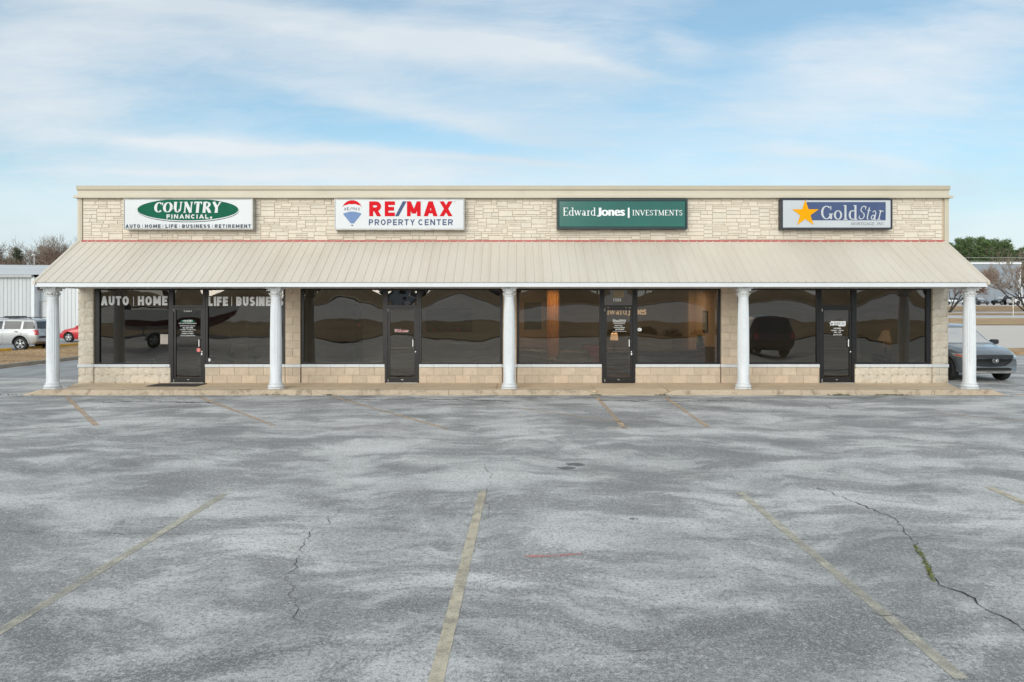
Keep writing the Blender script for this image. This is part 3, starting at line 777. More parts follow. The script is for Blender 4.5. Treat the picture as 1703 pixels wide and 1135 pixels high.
# facade: knee walls, pilasters, sills, head strip
zwt = 2.735; zwb = PZ(606, YW); zsb = PZ(611.3, YW)
def blocks(mb, x0, x1, z0, courses, Y, depth, joint, h=.2, L_=.406, rough=0, mod=MB, first=0):
    for c in range(courses):
        x = x0-(L_/2 if (c+first) % 2 else 0)
        while x < x1-.01:
            a = max(x, x0); b = min(x+L_, x1)
            if b-a > .03:
                if rough:
                    # split-face: displaced grid front
                    nxg = 10; nzg = 6; g = .005; vs = []
                    for j in range(nzg+1):
                        for i in range(nxg+1):
                            xx = a+g+(b-a-2*g)*i/nxg; zz = z0+c*h+g+(h-2*g)*j/nzg
                            e = min(1, min(i, nxg-i)/1.5, min(j, nzg-j)/1.5)
                            yy = Y-e*(.008+rough*(.5+noise.noise(Vector((xx*7, zz*7, c*3.3)))+.6*noise.noise(Vector((xx*19, zz*19, c)))))
                            vs.append((xx, yy, zz))
                    mb.add(vs, [(j*(nxg+1)+i, j*(nxg+1)+i+1, (j+1)*(nxg+1)+i+1, (j+1)*(nxg+1)+i) for j in range(nzg) for i in range(nxg)])
                else: mb.bev(a+joint, b-joint, Y-depth, Y+.02, z0+c*h+joint, z0+(c+1)*h-joint, .004)
            x += L_
def pilaster(px0, px1, rough, side=None):
    x0 = PX(px0, YW); x1 = PX(px1, YW); Yp = YW-.03
    root = MB(); root.box(x0+.004, x1-.004, Yp+.012, YW+.33, -.05, zwt+.09)
    o = root.build('pilaster', M['joint'], B, world=True)
    t = MB()
    if rough:
        xa, xb = x0, x1
        blocks(t, xa, xb, WZ, 2, Yp+.012, .02, .004, h=(zsb-WZ)/2, L_=.40, rough=.014)
        blocks(t, xa, xb, zwb, 10, Yp+.012, .02, .004, h=(zwt+.09-zwb)/10, L_=.40, rough=.014)
        # return face on the outer side
        s = xa if side < 0 else xb
        for c in range(13):
            for k in range(3):
                y0 = YW+.02+k*.1
                t.bev(s-.03 if side < 0 else s-.005, s+.005 if side < 0 else s+.03, y0, y0+.094, WZ+c*.206+.004, WZ+(c+1)*.206-.004, .008)
    else:
        blocks(t, x0, x1, WZ, 2, Yp+.012, .014, .0035, h=(zsb-WZ)/2, L_=x1-x0)
        blocks(t, x0, x1, zwb, 10, Yp+.012, .014, .0035, h=(zwt+.09-zwb)/10, L_=x1-x0)
    p = t.build('blockwork', M['split' if rough else 'block'], o); p.location = -root_loc(B)
    t = MB(); t.bev(x0-.01, x1+.01, Yp-.02, Yp+.03, zsb+.003, zwb-.003, .006); s_ = t.build('sill_band', M['sill'], o); s_.location = -root_loc(B)
    return o
pilaster(131, 156, 1, -1); pilaster(475, 500, 0); pilaster(836, 859, 0); pilaster(1199, 1226, 0); pilaster(1550, 1576, 1, 1)
WINS = [(160, 283, 1), (341, 474, 0), (501, 640, 0), (697, 835, 0), (860, 1001, 0), (1057, 1198, 0), (1227, 1363, 0), (1422, 1549, 2)]
DOORS = [(283, 341), (640, 697), (1001, 1057), (1363, 1422)]
t = MB()
for a, b, e in WINS:
    x0 = PX(a if e != 1 else 156, YW); x1 = PX(b if e != 2 else 1550, YW)
    t.box(x0, x1, YW+.012, YW+.2, -.05, zwb-.02)
t.build('knee_wall', M['joint'], B, world=True)
for a, b, e in WINS:
    x0 = PX(a if e != 1 else 156, YW); x1 = PX(b if e != 2 else 1550, YW)
    t = MB(); blocks(t, x0+.004, x1-.004, WZ, 2, YW+.012, .014, .0035, h=(zsb-WZ)/2, L_=.406, rough=(.01 if e else 0), first=1)
    t.build('block_panel', M['split' if e else 'block'], B, world=True)
    t = MB(); x = x0+.004
    while x < x1-.02:
        q = min(x+.406, x1-.004); t.bev(x+.001, q-.001, YW-.03, YW+.15, zsb+.002, zwb-.002, .006); x = q
    t.build('sill', M['sill'], B, world=True)
t = MB(); t.box(PX(156, YW), PX(1550, YW), YW-.005, YW+.25, zwt+.002, zwt+.14); t.box(PX(156, YW), PX(1550, YW), YW+.02, YW+.2, zwt+.14, z0s-.25); t.build('head_panel', M['stucco'], B, world=True)

def pane(name, x0, x1, z0, z1, Y, parent, amp=.007, seed=0, tilt=(0, 0)):
    nx_, nz_ = 26, 20; vs = []; W = x1-x0; H = z1-z0
    for j in range(nz_+1):
        for i in range(nx_+1):
            u = 2*i/nx_-1; v = 2*j/nz_-1; x = x0+W*i/nx_; z = z0+H*j/nz_
            d = amp*(1-u*u)*(1-v*v)+.0011*noise.noise(Vector((x*1.2, z*1.5, seed)))+.00022*noise.noise(Vector((x*4.5, z*5.5, seed+9)))+tilt[0]*(x-x0)+tilt[1]*(z-z0)
            vs.append((x, Y+d, z))
    m = MB(); m.add(vs, [(j*(nx_+1)+i, j*(nx_+1)+i+1, (j+1)*(nx_+1)+i+1, (j+1)*(nx_+1)+i) for j in range(nz_) for i in range(nx_)])
    return m.build(name, M['glass'], parent, smooth='all', world=True, fix=False)
YG = YW+.075
def barframe(mb, x0, x1, z0, z1, y0, y1, l, r, b, t_):
    mb.box(x0, x0+l, y0, y1, z0, z1); mb.box(x1-r, x1, y0, y1, z0, z1)
    mb.box(x0+l, x1-r, y0+.001, y1-.001, z0, z0+b); mb.box(x0+l, x1-r, y0+.001, y1-.001, z1-t_, z1)
win_objs = []
for i, (a, b, e) in enumerate(WINS):
    x0 = PX(a, YW); x1 = PX(b, YW)
    if e == 1: x0 = PX(157, YW)
    if e == 2: x1 = PX(1549, YW)
    t = MB(); l = .055; r = .055
    left_end = i % 2 == 0
    barframe(t, x0, x1, zwb, zwt, YW+.03, YW+.13, .12 if i == 0 else .06, .12 if i == 7 else .06, .045, .045)
    o = t.build('window', M['frame'], B, world=True)
    lx = x0+(.12 if i == 0 else .06)
    rx = x1-(.12 if i == 7 else .06)
    p = pane('pane', lx, rx, zwb+.045, zwt-.045, YG, o, .0028+.0016*((i*5) % 4), i, ((.002, -.001, .001, 0, -.001, .001, .0015, -.002)[i], 0)); p.location = (0, 0, 0)
    win_objs.append(o)
door_objs = []
for i, (a, b) in enumerate(DOORS):
    x0 = PX(a, YW); x1 = PX(b, YW); zt = PZ(512, YW)
    o = empty('door', (0, 0, 0), parent=B)
    t = MB(); barframe(t, x0+.002, x1-.002, WZ+.005, zwt, YW+.02, YW+.14, .07, .07, .02, .045); t.box(x0+.07, x1-.07, YW+.025, YW+.135, zt, zt+.07)
    t.build('frame', M['frame'], o, world=True)
    lx0 = x0+.075; lx1 = x1-.075; lz0 = WZ+.03; lz1 = zt-.006
    t = MB(); barframe(t, lx0, lx1, lz0, lz1, YW+.04, YW+.09, .065, .065, .13, .07); t.build('leaf', M['frame'], o, world=True)
    pane('transom', x0+.07, x1-.07, zt+.07, zwt-.045, YG, o, .001, 20+i, (0, (-.003, .003, -.012, -.004)[i]))
    pane('pane', lx0+.06, lx1-.06, lz0+.13, lz1-.07, YW+.065, o, .0015, 30+i)
    hx = lx1-.10
    t = MB(); t.bev(hx-.012, hx+.012, YW+.005, YW+.025, PZ(577, YW), PZ(565, YW), .004); t.build('handle', M['vinyl'], o, world=True)
    for za_, zb_ in ((PZ(566, YW)-.01, PZ(564, YW)), (PZ(578, YW), PZ(576.2, YW))):
        t = MB(); t.box(hx-.014, hx+.05, YW+.025, YW+.04, za_, zb_); t.build('handle_bracket', M['black'], o, world=True)
    t = MB(); t.tube([(lx0+.06, YW+.115, PZ(580, YW)), (lx1-.06, YW+.115, PZ(580, YW))], .011, 8); t.build('push_bar', M['palebar'], o, world=True)
    t = MB(); t.lathe([(.017, 0), (.017, .012), (.009, .016)], 14, (lx1-.033, YW+.038, PZ(585.5, YW)), 'y')
    if i in (0, 2): t.box(lx1-.05, lx1-.016, YW+.028, YW+.039, PZ(591, YW), PZ(587.5, YW))
    t.build('lock', M['vinyl'], o, world=True)
    t = MB(); t.box((x0+x1)/2-.03, (x0+x1)/2+.03, YW+.034, YW+.039, lz0+.05, lz0+.072); t.build('lock_cylinder', M['chrome'], o, world=True)
    for z_ in (lz1-.10, lz0):
        t = MB(); t.tube([(x0+.085, YW+.035, z_+.08), (x0+.085, YW+.035, z_)], .013, 8); t.build('hinge', M['signcase'], o, world=True)
    t = MB(); t.prism([(x0+.03, WZ+.0), (x1-.03, WZ+.0), (x1-.05, WZ+.02), (x0+.05, WZ+.02)], YW-.04, YW+.02); t.build('threshold', M['signcase'] if i != 2 else M['frame'], o, world=True)
    door_objs.append(o)
# window lettering (vinyl on the glass)
def sub(mb, name, mat, parent): return mb.build(name, mat, parent, world=True, fix=False)
YV = YG-.006
t = MB(); psans(t, 'AUTO', 168, 214.3, 492.8, 508.2, YV, T=.25); prect(t, 221.6, 222.6, 493.5, 508.5, YV); psans(t, 'HOME', 229.3, 278.5, 492.8, 508.2, YV, T=.25)
sub(t, 'lettering', M['vinyl'], win_objs[0])
t = MB(); psans(t, 'LIFE', 345.8, 379.2, 493.8, 509.2, YV, T=.26); prect(t, 384.9, 385.8, 494, 509.5, YV); psans(t, 'BUSINESS', 392.8, 471.3, 493.8, 509.2, YV, T=.25)
sub(t, 'lettering', M['vinyl'], win_objs[1])
t = MB(); prect(t, 266.5, 279.5, 556.3, 572.6, YV); sub(t, 'paper_notice', pm('notice_paper', (.42, .37, .33), .8, .1, 9), win_objs[0])
t = MB(); pell(t, 346.3, 599, 4, 2.9, YV); sub(t, 'sticker', M['vinyl'], win_objs[1])
t = MB(); pell(t, 1063.5, 548.5, 3.8, 2.8, YV); sub(t, 'sticker', M['vinyl'], win_objs[5])
t = MB(); ptext(t, 'ADT', 1061.6, 1065.4, 547.6, 549.6, YV-.003); sub(t, 'sticker_mark', M['navy'], win_objs[5])
YD = YW+.058
d = door_objs[0]
t = MB(); ptext(t, '1551', 306, 318.5, 516, 519, YD, bold=.03)
for k, (s, a, b) in enumerate((('AUTO HOME LIFE BUSINESS RETIREMENT', 297, 327), ('David Buckley Agency', 299.5, 324.3), ('256-287-3048', 303.5, 321), ('Tuesday - Wednesday', 299, 325.5), ('Monday-Friday', 302.6, 321.4), ('8:30am-5:00pm', 302.2, 322.2), ('And by Appointment', 300, 324.5))):
    yy = 537.4+k*3.27+(.6 if k else 0); ptext(t, s, a, b, yy, yy+(1.7 if k == 0 else 2.1), YD, bold=.03)
sub(t, 'lettering', M['vinyl'], d)
t = MB(); pell(t, 312.3, 534.8, 12, 3, YD); sub(t, 'emblem', M['green'], d)
t = MB(); pserif(t, 'COUNTRY', 304, 320.5, 532.6, 535.4, YD-.002, T=.3); ptext(t, 'FINANCIAL', 307, 318, 536, 537, YD-.002); sub(t, 'emblem_lettering', M['vinyl'], d)
t = MB(); pell(t, 330.2, 582.5, 3.3, 3.3, YW+.03); sub(t, 'round_sticker', pm('pink_sticker', (.75, .20, .20), .5), d)
d = door_objs[1]
t = MB(); ptext(t, 'Welcome', 656.5, 679.2, 547.6, 552.8, YD, bold=.05, shear=.25); sub(t, 'lettering_outline', M['vinyl'], d)
t = MB(); ptext(t, 'Welcome', 657.2, 678.4, 548, 552.4, YD-.003, bold=0, shear=.25); sub(t, 'lettering', M['rred'], d)
d = door_objs[2]
t = MB(); ptext(t, '1555', 1020.2, 1033.2, 496.5, 501.5, YG-.005, bold=.04)
pserif(t, 'EdwardJones'.replace('J', 'I').replace('n', 'r').replace('e', 'o').replace('s', 'a')[:6], 1019, 1030.5, 531.3, 534.5, YD, T=.2); ptext(t, 'Jones', 1031, 1041, 531.4, 534.5, YD, bold=.05)
prect(t, 1019, 1040.5, 535.3, 536.2, YD); ptext(t, 'INVESTMENTS', 1021, 1039, 537.6, 539.3, YD, bold=.03)
ptext(t, 'Rufus Moore', 1022.5, 1035.5, 540.8, 542.8, YD, bold=.03); ptext(t, 'Financial Advisor', 1021, 1039.5, 544, 546, YD, bold=.03)
ptext(t, '256-927-8678', 1023, 1038, 547.3, 549.3, YD, bold=.03); ptext(t, 'www.edwardjones.com', 1019, 1041.5, 550.6, 552.3, YD, bold=.03)
sub(t, 'lettering', M['vinyl'], d)
t = MB(); t.box(PX(1019.5, YG), PX(1037.5, YG), YG-.012, YG-.006, PZ(495, YG), PZ(484, YG)); sub(t, 'notice_card', pm('tan_card', (.33, .26, .16), .8, .1, 9), d)
d = door_objs[3]
t = MB(); prect(t, 1381.5, 1406.6, 534.5, 541.3, YD); prect(t, 1394, 1405.8, 541.3, 543, YD)
def star(mb, cx, cy, R_, Y, inner=.40):
    ppoly(mb, [(cx+(R_ if k % 2 == 0 else R_*inner)*sin(k*pi/5), cy-(R_ if k % 2 == 0 else R_*inner)*cos(k*pi/5)) for k in range(10)], Y)
star(t, 1383.3, 538.8, 5, YD-.001)
ptext(t, 'HOURS', 1386.8, 1398.8, 545.3, 547.7, YD, bold=.05); ptext(t, 'MONDAY - FRIDAY', 1382, 1403.3, 549, 550.9, YD, bold=.04)
ptext(t, '8:30 - 5:30', 1387, 1398.2, 552, 554, YD, bold=.04); ptext(t, '256-927-3776', 1385.8, 1400, 556, 558, YD, bold=.04)
sub(t, 'lettering', M['vinyl'], d)
t = MB(); star(t, 1383.6, 538.6, 2.5, YD-.003); pserif(t, 'Gold', 1387, 1396.5, 535.6, 540.2, YD-.003, T=.14); pserif(t, 'Star', 1397, 1405.5, 535.6, 540.2, YD-.003, T=.1, shear=.2)
sub(t, 'emblem', M['grey'], d)

# columns
YC = 17.58
def column_meshes():
    base = MB(); base.lathe([(.215, 0), (.215, .045), (.205, .05)], 8); base.lathe([(.17, .05), (.195, .062), (.203, .085), (.195, .108), (.172, .118), (.165, .13), (.178, .142), (.178, .158), (.157, .17)], 32)
    sh = MB(); sh.lathe([(.152, .165), (.149, .25), (.148, .26), (.1475, .9), (.144, 1.5), (.136, 2.0), (.130, 2.33), (.130, 2.36), (.134, 2.38)], 48, flute=.009, fl=(.255, 2.34))
    cp = MB(); cp.lathe([(.134, 2.38), (.146, 2.39), (.146, 2.405), (.134, 2.415), (.136, 2.46), (.15, 2.52), (.175, 2.57), (.185, 2.58)], 32)
    for k in range(16):          # two tiers of leaves and corner scrolls
        a = 2*pi*k/16; r0 = .138; r1 = .172 if k % 2 else .158; zt = 2.475 if k % 2 else 2.45
        ux, uy = cos(a), sin(a); wx, wy = -uy*.022, ux*.022
        cp.add([(ux*r0-wx, uy*r0-wy, 2.41), (ux*r0+wx, uy*r0+wy, 2.41), (ux*(r1-.01)+wx, uy*(r1-.01)+wy, zt), (ux*(r1-.01)-wx, uy*(r1-.01)-wy, zt), (ux*(r1+.014), uy*(r1+.014), zt-.016)], [(0, 1, 2, 3), (3, 2, 4), (0, 3, 4), (2, 1, 4)])
    for k in range(4):
        a = pi/4+k*pi/2; cp.lathe([(.022, -.014), (.03, 0), (.022, .014)], 10, (cos(a)*.19, sin(a)*.19, 2.548), 'y')
        a = k*pi/2; cp.lathe([(.012, -.012), (.018, 0), (.012, .012)], 8, (cos(a)*.165, sin(a)*.165, 2.545), 'x')
    ab = MB(); q = .195
    ab.prismz([(-q, -q), (-.07, -q+.03), (.07, -q+.03), (q, -q), (q-.03, -.07), (q-.03, .07), (q, q), (.07, q-.03), (-.07, q-.03), (-q, q), (-q+.03, .07), (-q+.03, -.07)], 2.58, 2.625)
    return base, sh, cp, ab
col0 = empty('column', (PX(88, YC), YC-YW, WZ), parent=B)
b_, s_, c_, a_ = column_meshes()
b_.build('base', M['column'], col0, smooth=True); s_.build('shaft', M['column'], col0, smooth=True); c_.build('capital', M['capital'], col0, smooth=True); a_.build('abacus', M['capital'], col0)
for px in (459, 847, 1236, 1612):
    c = copy_tree(col0, B); c.location = (PX(px, YC), YC-YW, WZ)
# gutter-free beam above the columns
t = MB(); t.box(XLc+.2, XRc-.2, YC-.09, YC+.09, zf0+.001, zf0+.0075); t.build('beam_cover', M['white'], B, world=True)

# ------------------------------------------------------------------ signs
def signcase(x0, x1, y0, y1, depth, mat, name, label, facemat, fr=.03, fdark=None):
    Ys = YW-.04-depth
    a, t1 = P(x0, y0, Ys); c, d0 = P(x1, y1, Ys)
    r = empty(name, ((a+c)/2, YW-.03, d0)); tag(r, label, 'sign')
    m = MB(); m.box(a, a+fr, Ys, YW-.03, d0, t1); m.box(c-fr, c, Ys, YW-.03, d0, t1); m.box(a+fr, c-fr, Ys+.001, YW-.03, d0, d0+fr); m.box(a+fr, c-fr, Ys+.001, YW-.03, t1-fr, t1); m.box(a+fr, c-fr, YW-.06, YW-.031, d0+fr, t1-fr)
    m.build('case', mat, r, world=True)
    m = MB(); m.bev(a+fr, c-fr, Ys+.008, Ys+.05, d0+fr, t1-fr, .012); m.build('face', facemat, r, world=True)
    return r, Ys+.003
r, Y = signcase(205.5, 420.5, 330.8, 381.8, .2, M['signcase'], 'shop_sign', 'white lightbox sign with green oval reading COUNTRY FINANCIAL', M['rwhite'], .018)
t = MB(); pell(t, 313.2, 350.9, 84.3, 19.2, Y+.0035, 64); sub(t, 'oval_shadow', M['navy'], r)
t = MB(); pell(t, 312.9, 349.9, 84.2, 18.9, Y+.002, 64); sub(t, 'oval_edge', M['rwhite'], r)
t = MB(); pell(t, 312.4, 348.9, 84, 18.2, Y, 64); sub(t, 'oval', M['green'], r)
t = MB(); pserif(t, 'COUNTRY', 255.3, 369, 336, 354.2, Y-.004, T=.26, shear=.10); psans(t, 'FINANCIAL', 277, 346.8, 356.9, 364, Y-.004, T=.26, gap=.25); pell(t, 351, 362.3, 1.9, 1.9, Y-.004, 16)
sub(t, 'lettering', M['rwhite'], r)
t = MB()
for s, a, b in (('AUTO', 208.8, 232.9), ('HOME', 241, 267), ('LIFE', 275.1, 294.5), ('BUSINESS', 302.7, 349.3), ('RETIREMENT', 357, 417.3)): psans(t, s, a, b, 373.5, 379.4, Y-.002, T=.24, gap=.28)
for px in (237, 270.8, 298.6, 353): prect(t, px-.25, px+.25, 373.8, 379.2, Y-.002)
sub(t, 'tagline', M['navy'], r)

r, Y = signcase(556, 772.3, 330.8, 382.6, .2, M['signcase'], 'shop_sign', 'white lightbox sign with red and blue letters reading RE/MAX PROPERTY CENTER', M['rwhite'], .018)
t = MB(); psans(t, 'R', 614, 633.8, 335.2, 360, Y, T=.27); psans(t, 'E', 639.8, 656.8, 335.2, 360, Y, T=.25)
psans(t, 'M', 676.8, 699.7, 335.2, 360, Y, T=.25); psans(t, 'A', 704.7, 727.6, 335.2, 360, Y, T=.27); psans(t, 'X', 731.2, 752.4, 335.2, 360, Y, T=.27)
sub(t, 'lettering', M['rred'], r)
t = MB(); ppoly(t, [(657, 360), (663, 360), (676.2, 335.2), (669.8, 335.2)], Y)
psans(t, 'PROPERTY', 613.4, 689.8, 365, 374.9, Y, T=.19, gap=.25); psans(t, 'CENTER', 695.6, 753.2, 365, 374.9, Y, T=.19, gap=.25); sub(t, 'lettering', M['rblue'], r)
t = MB(); ptext(t, 'R', 755.3, 757, 335, 337, Y); sub(t, 'mark', M['grey'], r)
t = MB(); pts = []
for k in range(17):
    a = pi-pi*(k/16)*.84-.08*pi; pts.append((585.6+16.3*cos(a), 348.4-15*sin(a)))
low = [(585.6+16.0*cos(pi*(.92-.84*k/16)), 346.2-6.0*sin(pi*(.92-.84*k/16))-(.8*abs(sin(k*pi/4)))) for k in range(17)]
ppoly(t, pts+low[::-1], Y); sub(t, 'balloon_top', M['rred'], r)
t = MB(); top = [(570.4+31*k/12, 356-3.6*sin(pi*k/12)-.5*abs(sin(k*pi/3))) for k in range(13)]
ppoly(t, top+[(588.6, 371.8), (583, 371.8)], Y); sub(t, 'balloon_bottom', M['lblue'], r)
t = MB()
for k, chx in enumerate('RE/MAX'):
    cx = 574.6+k*4.45; cy = 347.2+.9*abs(k-2.5)/2.5; ptext(t, chx, cx-1.6, cx+1.7, cy-2.4, cy+2.4, Y, bold=.0)
prect(t, 584.1, 587, 374.3, 376.1, Y); sub(t, 'balloon_lettering', M['navy'], r)

r, Y = signcase(926.3, 1143.6, 331, 381.2, .2, M['signgreen'], 'shop_sign', 'green lightbox sign with white letters reading EdwardJones INVESTMENTS', M['dgreen'], .055)
t = MB(); pserif(t, 'Edward', 935.7, 991, 345.6, 359, Y, T=.13); ptext(t, 'J', 992.6, 1000.2, 345.8, 360.4, Y, bold=.05); ptext(t, 'ones', 1000.2, 1039.4, 349.3, 359.2, Y, bold=.055)
prect(t, 1044.2, 1047, 345.8, 362.7, Y); pserif(t, 'INVESTMENTS', 1051.3, 1135.4, 349.6, 358.7, Y, T=.15); sub(t, 'lettering', M['vinyl'], r)

r, Y = signcase(1299.5, 1484.3, 330.5, 381.6, .2, M['signblack'], 'shop_sign', 'white lightbox sign with gold star and blue panel reading GoldStar MORTGAGE, INC.', M['rwhite'], .04)
t = MB(); prect(t, 1341.6, 1473, 336.4, 366.8, Y+.002); sub(t, 'blue_panel', M['rblue'], r)
t = MB(); star(t, 1339.4, 355.6, 23.4, Y-.003, .385); sub(t, 'star', M['gold'], r)
t = MB(); pserif(t, 'Gold', 1364.6, 1426.5, 341.5, 366, Y-.001, T=.15); pserif(t, 'Star', 1426, 1472, 341.5, 366, Y-.003, T=.085, shear=.22); sub(t, 'lettering', M['rwhite'], r)
t = MB(); pserif(t, 'MORTGAGE, INC.', 1414.8, 1472.3, 370, 374.8, Y, T=.15, shear=.2); sub(t, 'subtitle', M['grey'], r)

# ------------------------------------------------------------------ interiors
M['intwall'] = pm('office_wall', (.50, .47, .42), .9, .05, 2)
M['warmwall'] = pm('warm_office_wall', (.52, .40, .27), .9, .05, 2)
M['intfloor'] = pm('office_carpet', (.10, .075, .055), .95, .15, 6)
M['ceil'] = pm('ceiling_tile', (.36, .35, .33), .9, .03, 3)
t = MB(); t.box(XL+.3, XR-.3, YW+.21, YW+9, WZ-.08, WZ+.02); t.build('interior_floor', M['intfloor'], B, world=True)
t = MB(); t.box(XL+.3, XR-.3, YW+.26, YW+9, 2.87, 2.9); t.build('ceiling', M['ceil'], B, world=True)
parts = [XL+.3, PX(488, YW), PX(847, YW), PX(1212, YW), XR-.3]
for i, x in enumerate(parts[1:-1]):
    t = MB(); t.box(x-.07, x+.07, YW+.34, YW+9, WZ+.02, 2.87); t.build('party_wall', M['intwall'] if i == 0 else M['warmwall'], B, world=True)
t = MB(); t.box(parts[0], parts[1]-.07, YW+4.6, YW+4.7, WZ+.02, 2.87)
xw = PX(615, YW+3)   # unit two back wall with an arched opening
yb = YW+3.4; t2 = MB()
ax0 = PX(545, yb); ax1 = PX(603, yb); zc = PZ(528, yb); zz = WZ+.02; rr = (ax1-ax0)/2
t2.box(parts[1]+.07, ax0, yb, yb+.12, zz, 2.87); t2.box(ax1, parts[2]-.07, yb, yb+.12, zz, 2.87)
arc = [(ax0+rr-rr*cos(pi*k/16), zc+rr*1.05*sin(pi*k/16)) for k in range(17)]
for (a, za), (b, zb) in zip(arc, arc[1:]):
    t2.add([(a, yb, za), (b, yb, zb), (b, yb, 2.87), (a, yb, 2.87), (a, yb+.12, za), (b, yb+.12, zb), (b, yb+.12, 2.87), (a, yb+.12, 2.87)], [(0, 1, 2, 3), (7, 6, 5, 4), (0, 4, 5, 1)])
t2.build('interior_wall', M['intwall'], B, world=True)
t.box(parts[3]+.07, parts[4], YW+4.2, YW+4.3, WZ+.02, 2.87); t.build('interior_wall', M['intwall'], B, world=True)
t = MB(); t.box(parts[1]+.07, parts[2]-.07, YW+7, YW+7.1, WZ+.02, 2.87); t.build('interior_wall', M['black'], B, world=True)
# hatch in unit two: dark window with pale frame
ya = yb-.02; t = MB(); xa = PX(705, ya); xb = PX(789, ya); za = PZ(556, ya); zb = PZ(510, ya)
barframe(t, xa, xb, za, zb, ya-.03, ya+.01, .06, .06, .06, .06); o = t.build('interior_window', pm('pale_frame', (.55, .50, .42), .6), B, world=True)
t = MB(); t.box(xa+.06, xb-.06, ya, ya+.008, za+.06, zb-.06); t.build('pane', M['black'], o, world=True)
# red hearts taped along the inner windows
for px, py in ((597, 541), (709, 547), (722, 548), (763, 548)):
    t = MB(); Yh = ya-.045 if px > 700 else YW+1.2; X, Z = P(px, py, Yh)
    t.prism([(X, Z-.06), (X+.055, Z), (X+.05, Z+.035), (X+.02, Z+.045), (X, Z+.02), (X-.03, Z+.045), (X-.055, Z+.02), (X-.05, Z-.01)], Yh-.004, Yh)
    tag(t.build('paper_heart', M['rred']), {597: 'red paper heart hanging left of the white columned shop door', 709: 'small red paper heart nearest the Welcome door', 722: 'largest red paper heart beside the Welcome door', 763: 'red paper heart farthest right of the Welcome door'}[px], 'paper heart', 'red paper hearts inside the shop')
# unit three: warm walls, curtain, sofas, lamp
t = MB(); y3 = YW+3.2
t.box(parts[2]+.07, PX(918, y3), y3, y3+.1, WZ+.02, 2.87); t.box(PX(1146, y3), parts[3]-.07, y3, y3+.1, WZ+.02, 2.87)
t.build('interior_wall', M['warmwall'], B, world=True)
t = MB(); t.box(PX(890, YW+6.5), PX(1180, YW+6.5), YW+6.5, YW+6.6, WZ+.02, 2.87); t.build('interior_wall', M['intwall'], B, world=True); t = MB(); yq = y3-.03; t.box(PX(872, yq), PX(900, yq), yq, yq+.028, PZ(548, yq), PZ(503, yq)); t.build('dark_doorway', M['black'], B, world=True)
def curtain(px0, px1, Y, z0, z1, mat, label):
    m = MB(); n = 60; x0 = PX(px0, Y); x1 = PX(px1, Y); vs = []
    for z in (z0, z0+.9, z1-.4, z1):
        for i in range(n+1):
            u = i/n; vs.append((x0+(x1-x0)*u, Y+.035*sin(u*pi*11)+.01*sin(u*40), z))
    m.add(vs, [(j*(n+1)+i, j*(n+1)+i+1, (j+1)*(n+1)+i+1, (j+1)*(n+1)+i) for j in range(3) for i in range(n)])
    r = empty('curtain', ((x0+x1)/2, Y, z0)); tag(r, label, 'curtain'); m.build('drape', mat, r, smooth='all', world=True, fix=False)
    k = MB(); k.tube([(x0-.1, Y, z1+.02), (x1+.1, Y, z1+.02)], .015, 8); k.build('rod', M['frame'], r, world=True)
curtain(910, 930, YW+1.9, WZ+.05, 2.78, pm('gold_drape', (.62, .34, .12), .7, .12, 8), 'pleated gold curtain inside the window left of door 1555')
def sofa(px, py, Y, W, mat, label, arm=True, rz=0, name='sofa'):
    X = PX(px, Y); r = empty(name, (X, Y, WZ+.02), rz); tag(r, label, name.replace('_', ' '))
    m = MB(); m.bev(-W/2, W/2, -.4, .4, .12, .42, .05); m.build('seat', mat, r, smooth=True)
    m = MB(); m.bev(-W/2+.02, W/2-.02, .18, .42, .40, .88, .09); m.build('backrest', mat, r, smooth=True)
    for s in (-1, 1):
        m = MB(); m.bev(s*W/2-.11, s*W/2+.11, -.42, .40, .12, .62, .07); m.build('arm', mat, r, smooth=True)
    for sx in (-1, 1):
        for sy in (-1, 1):
            m = MB(); m.lathe([(.02, 0), (.03, .12)], 8, (sx*(W/2-.1), sy*.33, 0)); m.build('leg', M['frame'], r)
    return r
M['tansofa'] = pm('tan_upholstery', (.20, .17, .12), .9, .12, 12, bump=.004)
sofa(952, 590, YW+1.15, .95, M['tansofa'], 'low tan armchair with its back to the window left of door 1555', rz=pi, name='armchair')
sofa(880, 590, YW+1.8, 1.5, M['tansofa'], 'olive tan sofa at the far left inside the shop numbered 1555', rz=2.7)
sofa(990, 580, YW+3.0, .9, pm('red_upholstery', (.25, .06, .05), .8, .1, 9), 'dark red armchair inside the shop left of door 1555', name='armchair')
def lamp(px, py, Y, h, rb, rt, z, label, power, zbase, glow=1.0):
    X = PX(px, Y); r = empty('table_lamp', (X, Y, zbase)); tag(r, label, 'lamp')
    m = MB(); m.lathe([(.07, 0), (.07, .015), (.02, .03), (.035, .1), (.05, .16), (.02, .24), (.01, z)], 16); m.build('base', M['frame'], r, smooth=True)
    m = MB(); n = 24; vs = [(rb*cos(2*pi*i/n), rb*sin(2*pi*i/n), z) for i in range(n)]+[(rt*cos(2*pi*i/n), rt*sin(2*pi*i/n), z+h) for i in range(n)]
    m.add(vs, [(i, (i+1) % n, (i+1) % n+n, i+n) for i in range(n)])
    m.build('lamp_shade', pm('lit_lamp_shade', (.85, .68, .48), .9, .03, 9, emis=(1, .62, .34), estr=glow), r, smooth='all')
    l = bpy.data.lights.new('bulb', 'POINT'); l.energy = power; l.color = (1, .66, .36); l.shadow_soft_size = .03
    o = bpy.data.objects.new('bulb', l); COL.objects.link(o); o.parent = r; o.location = (0, 0, z+h*.5)
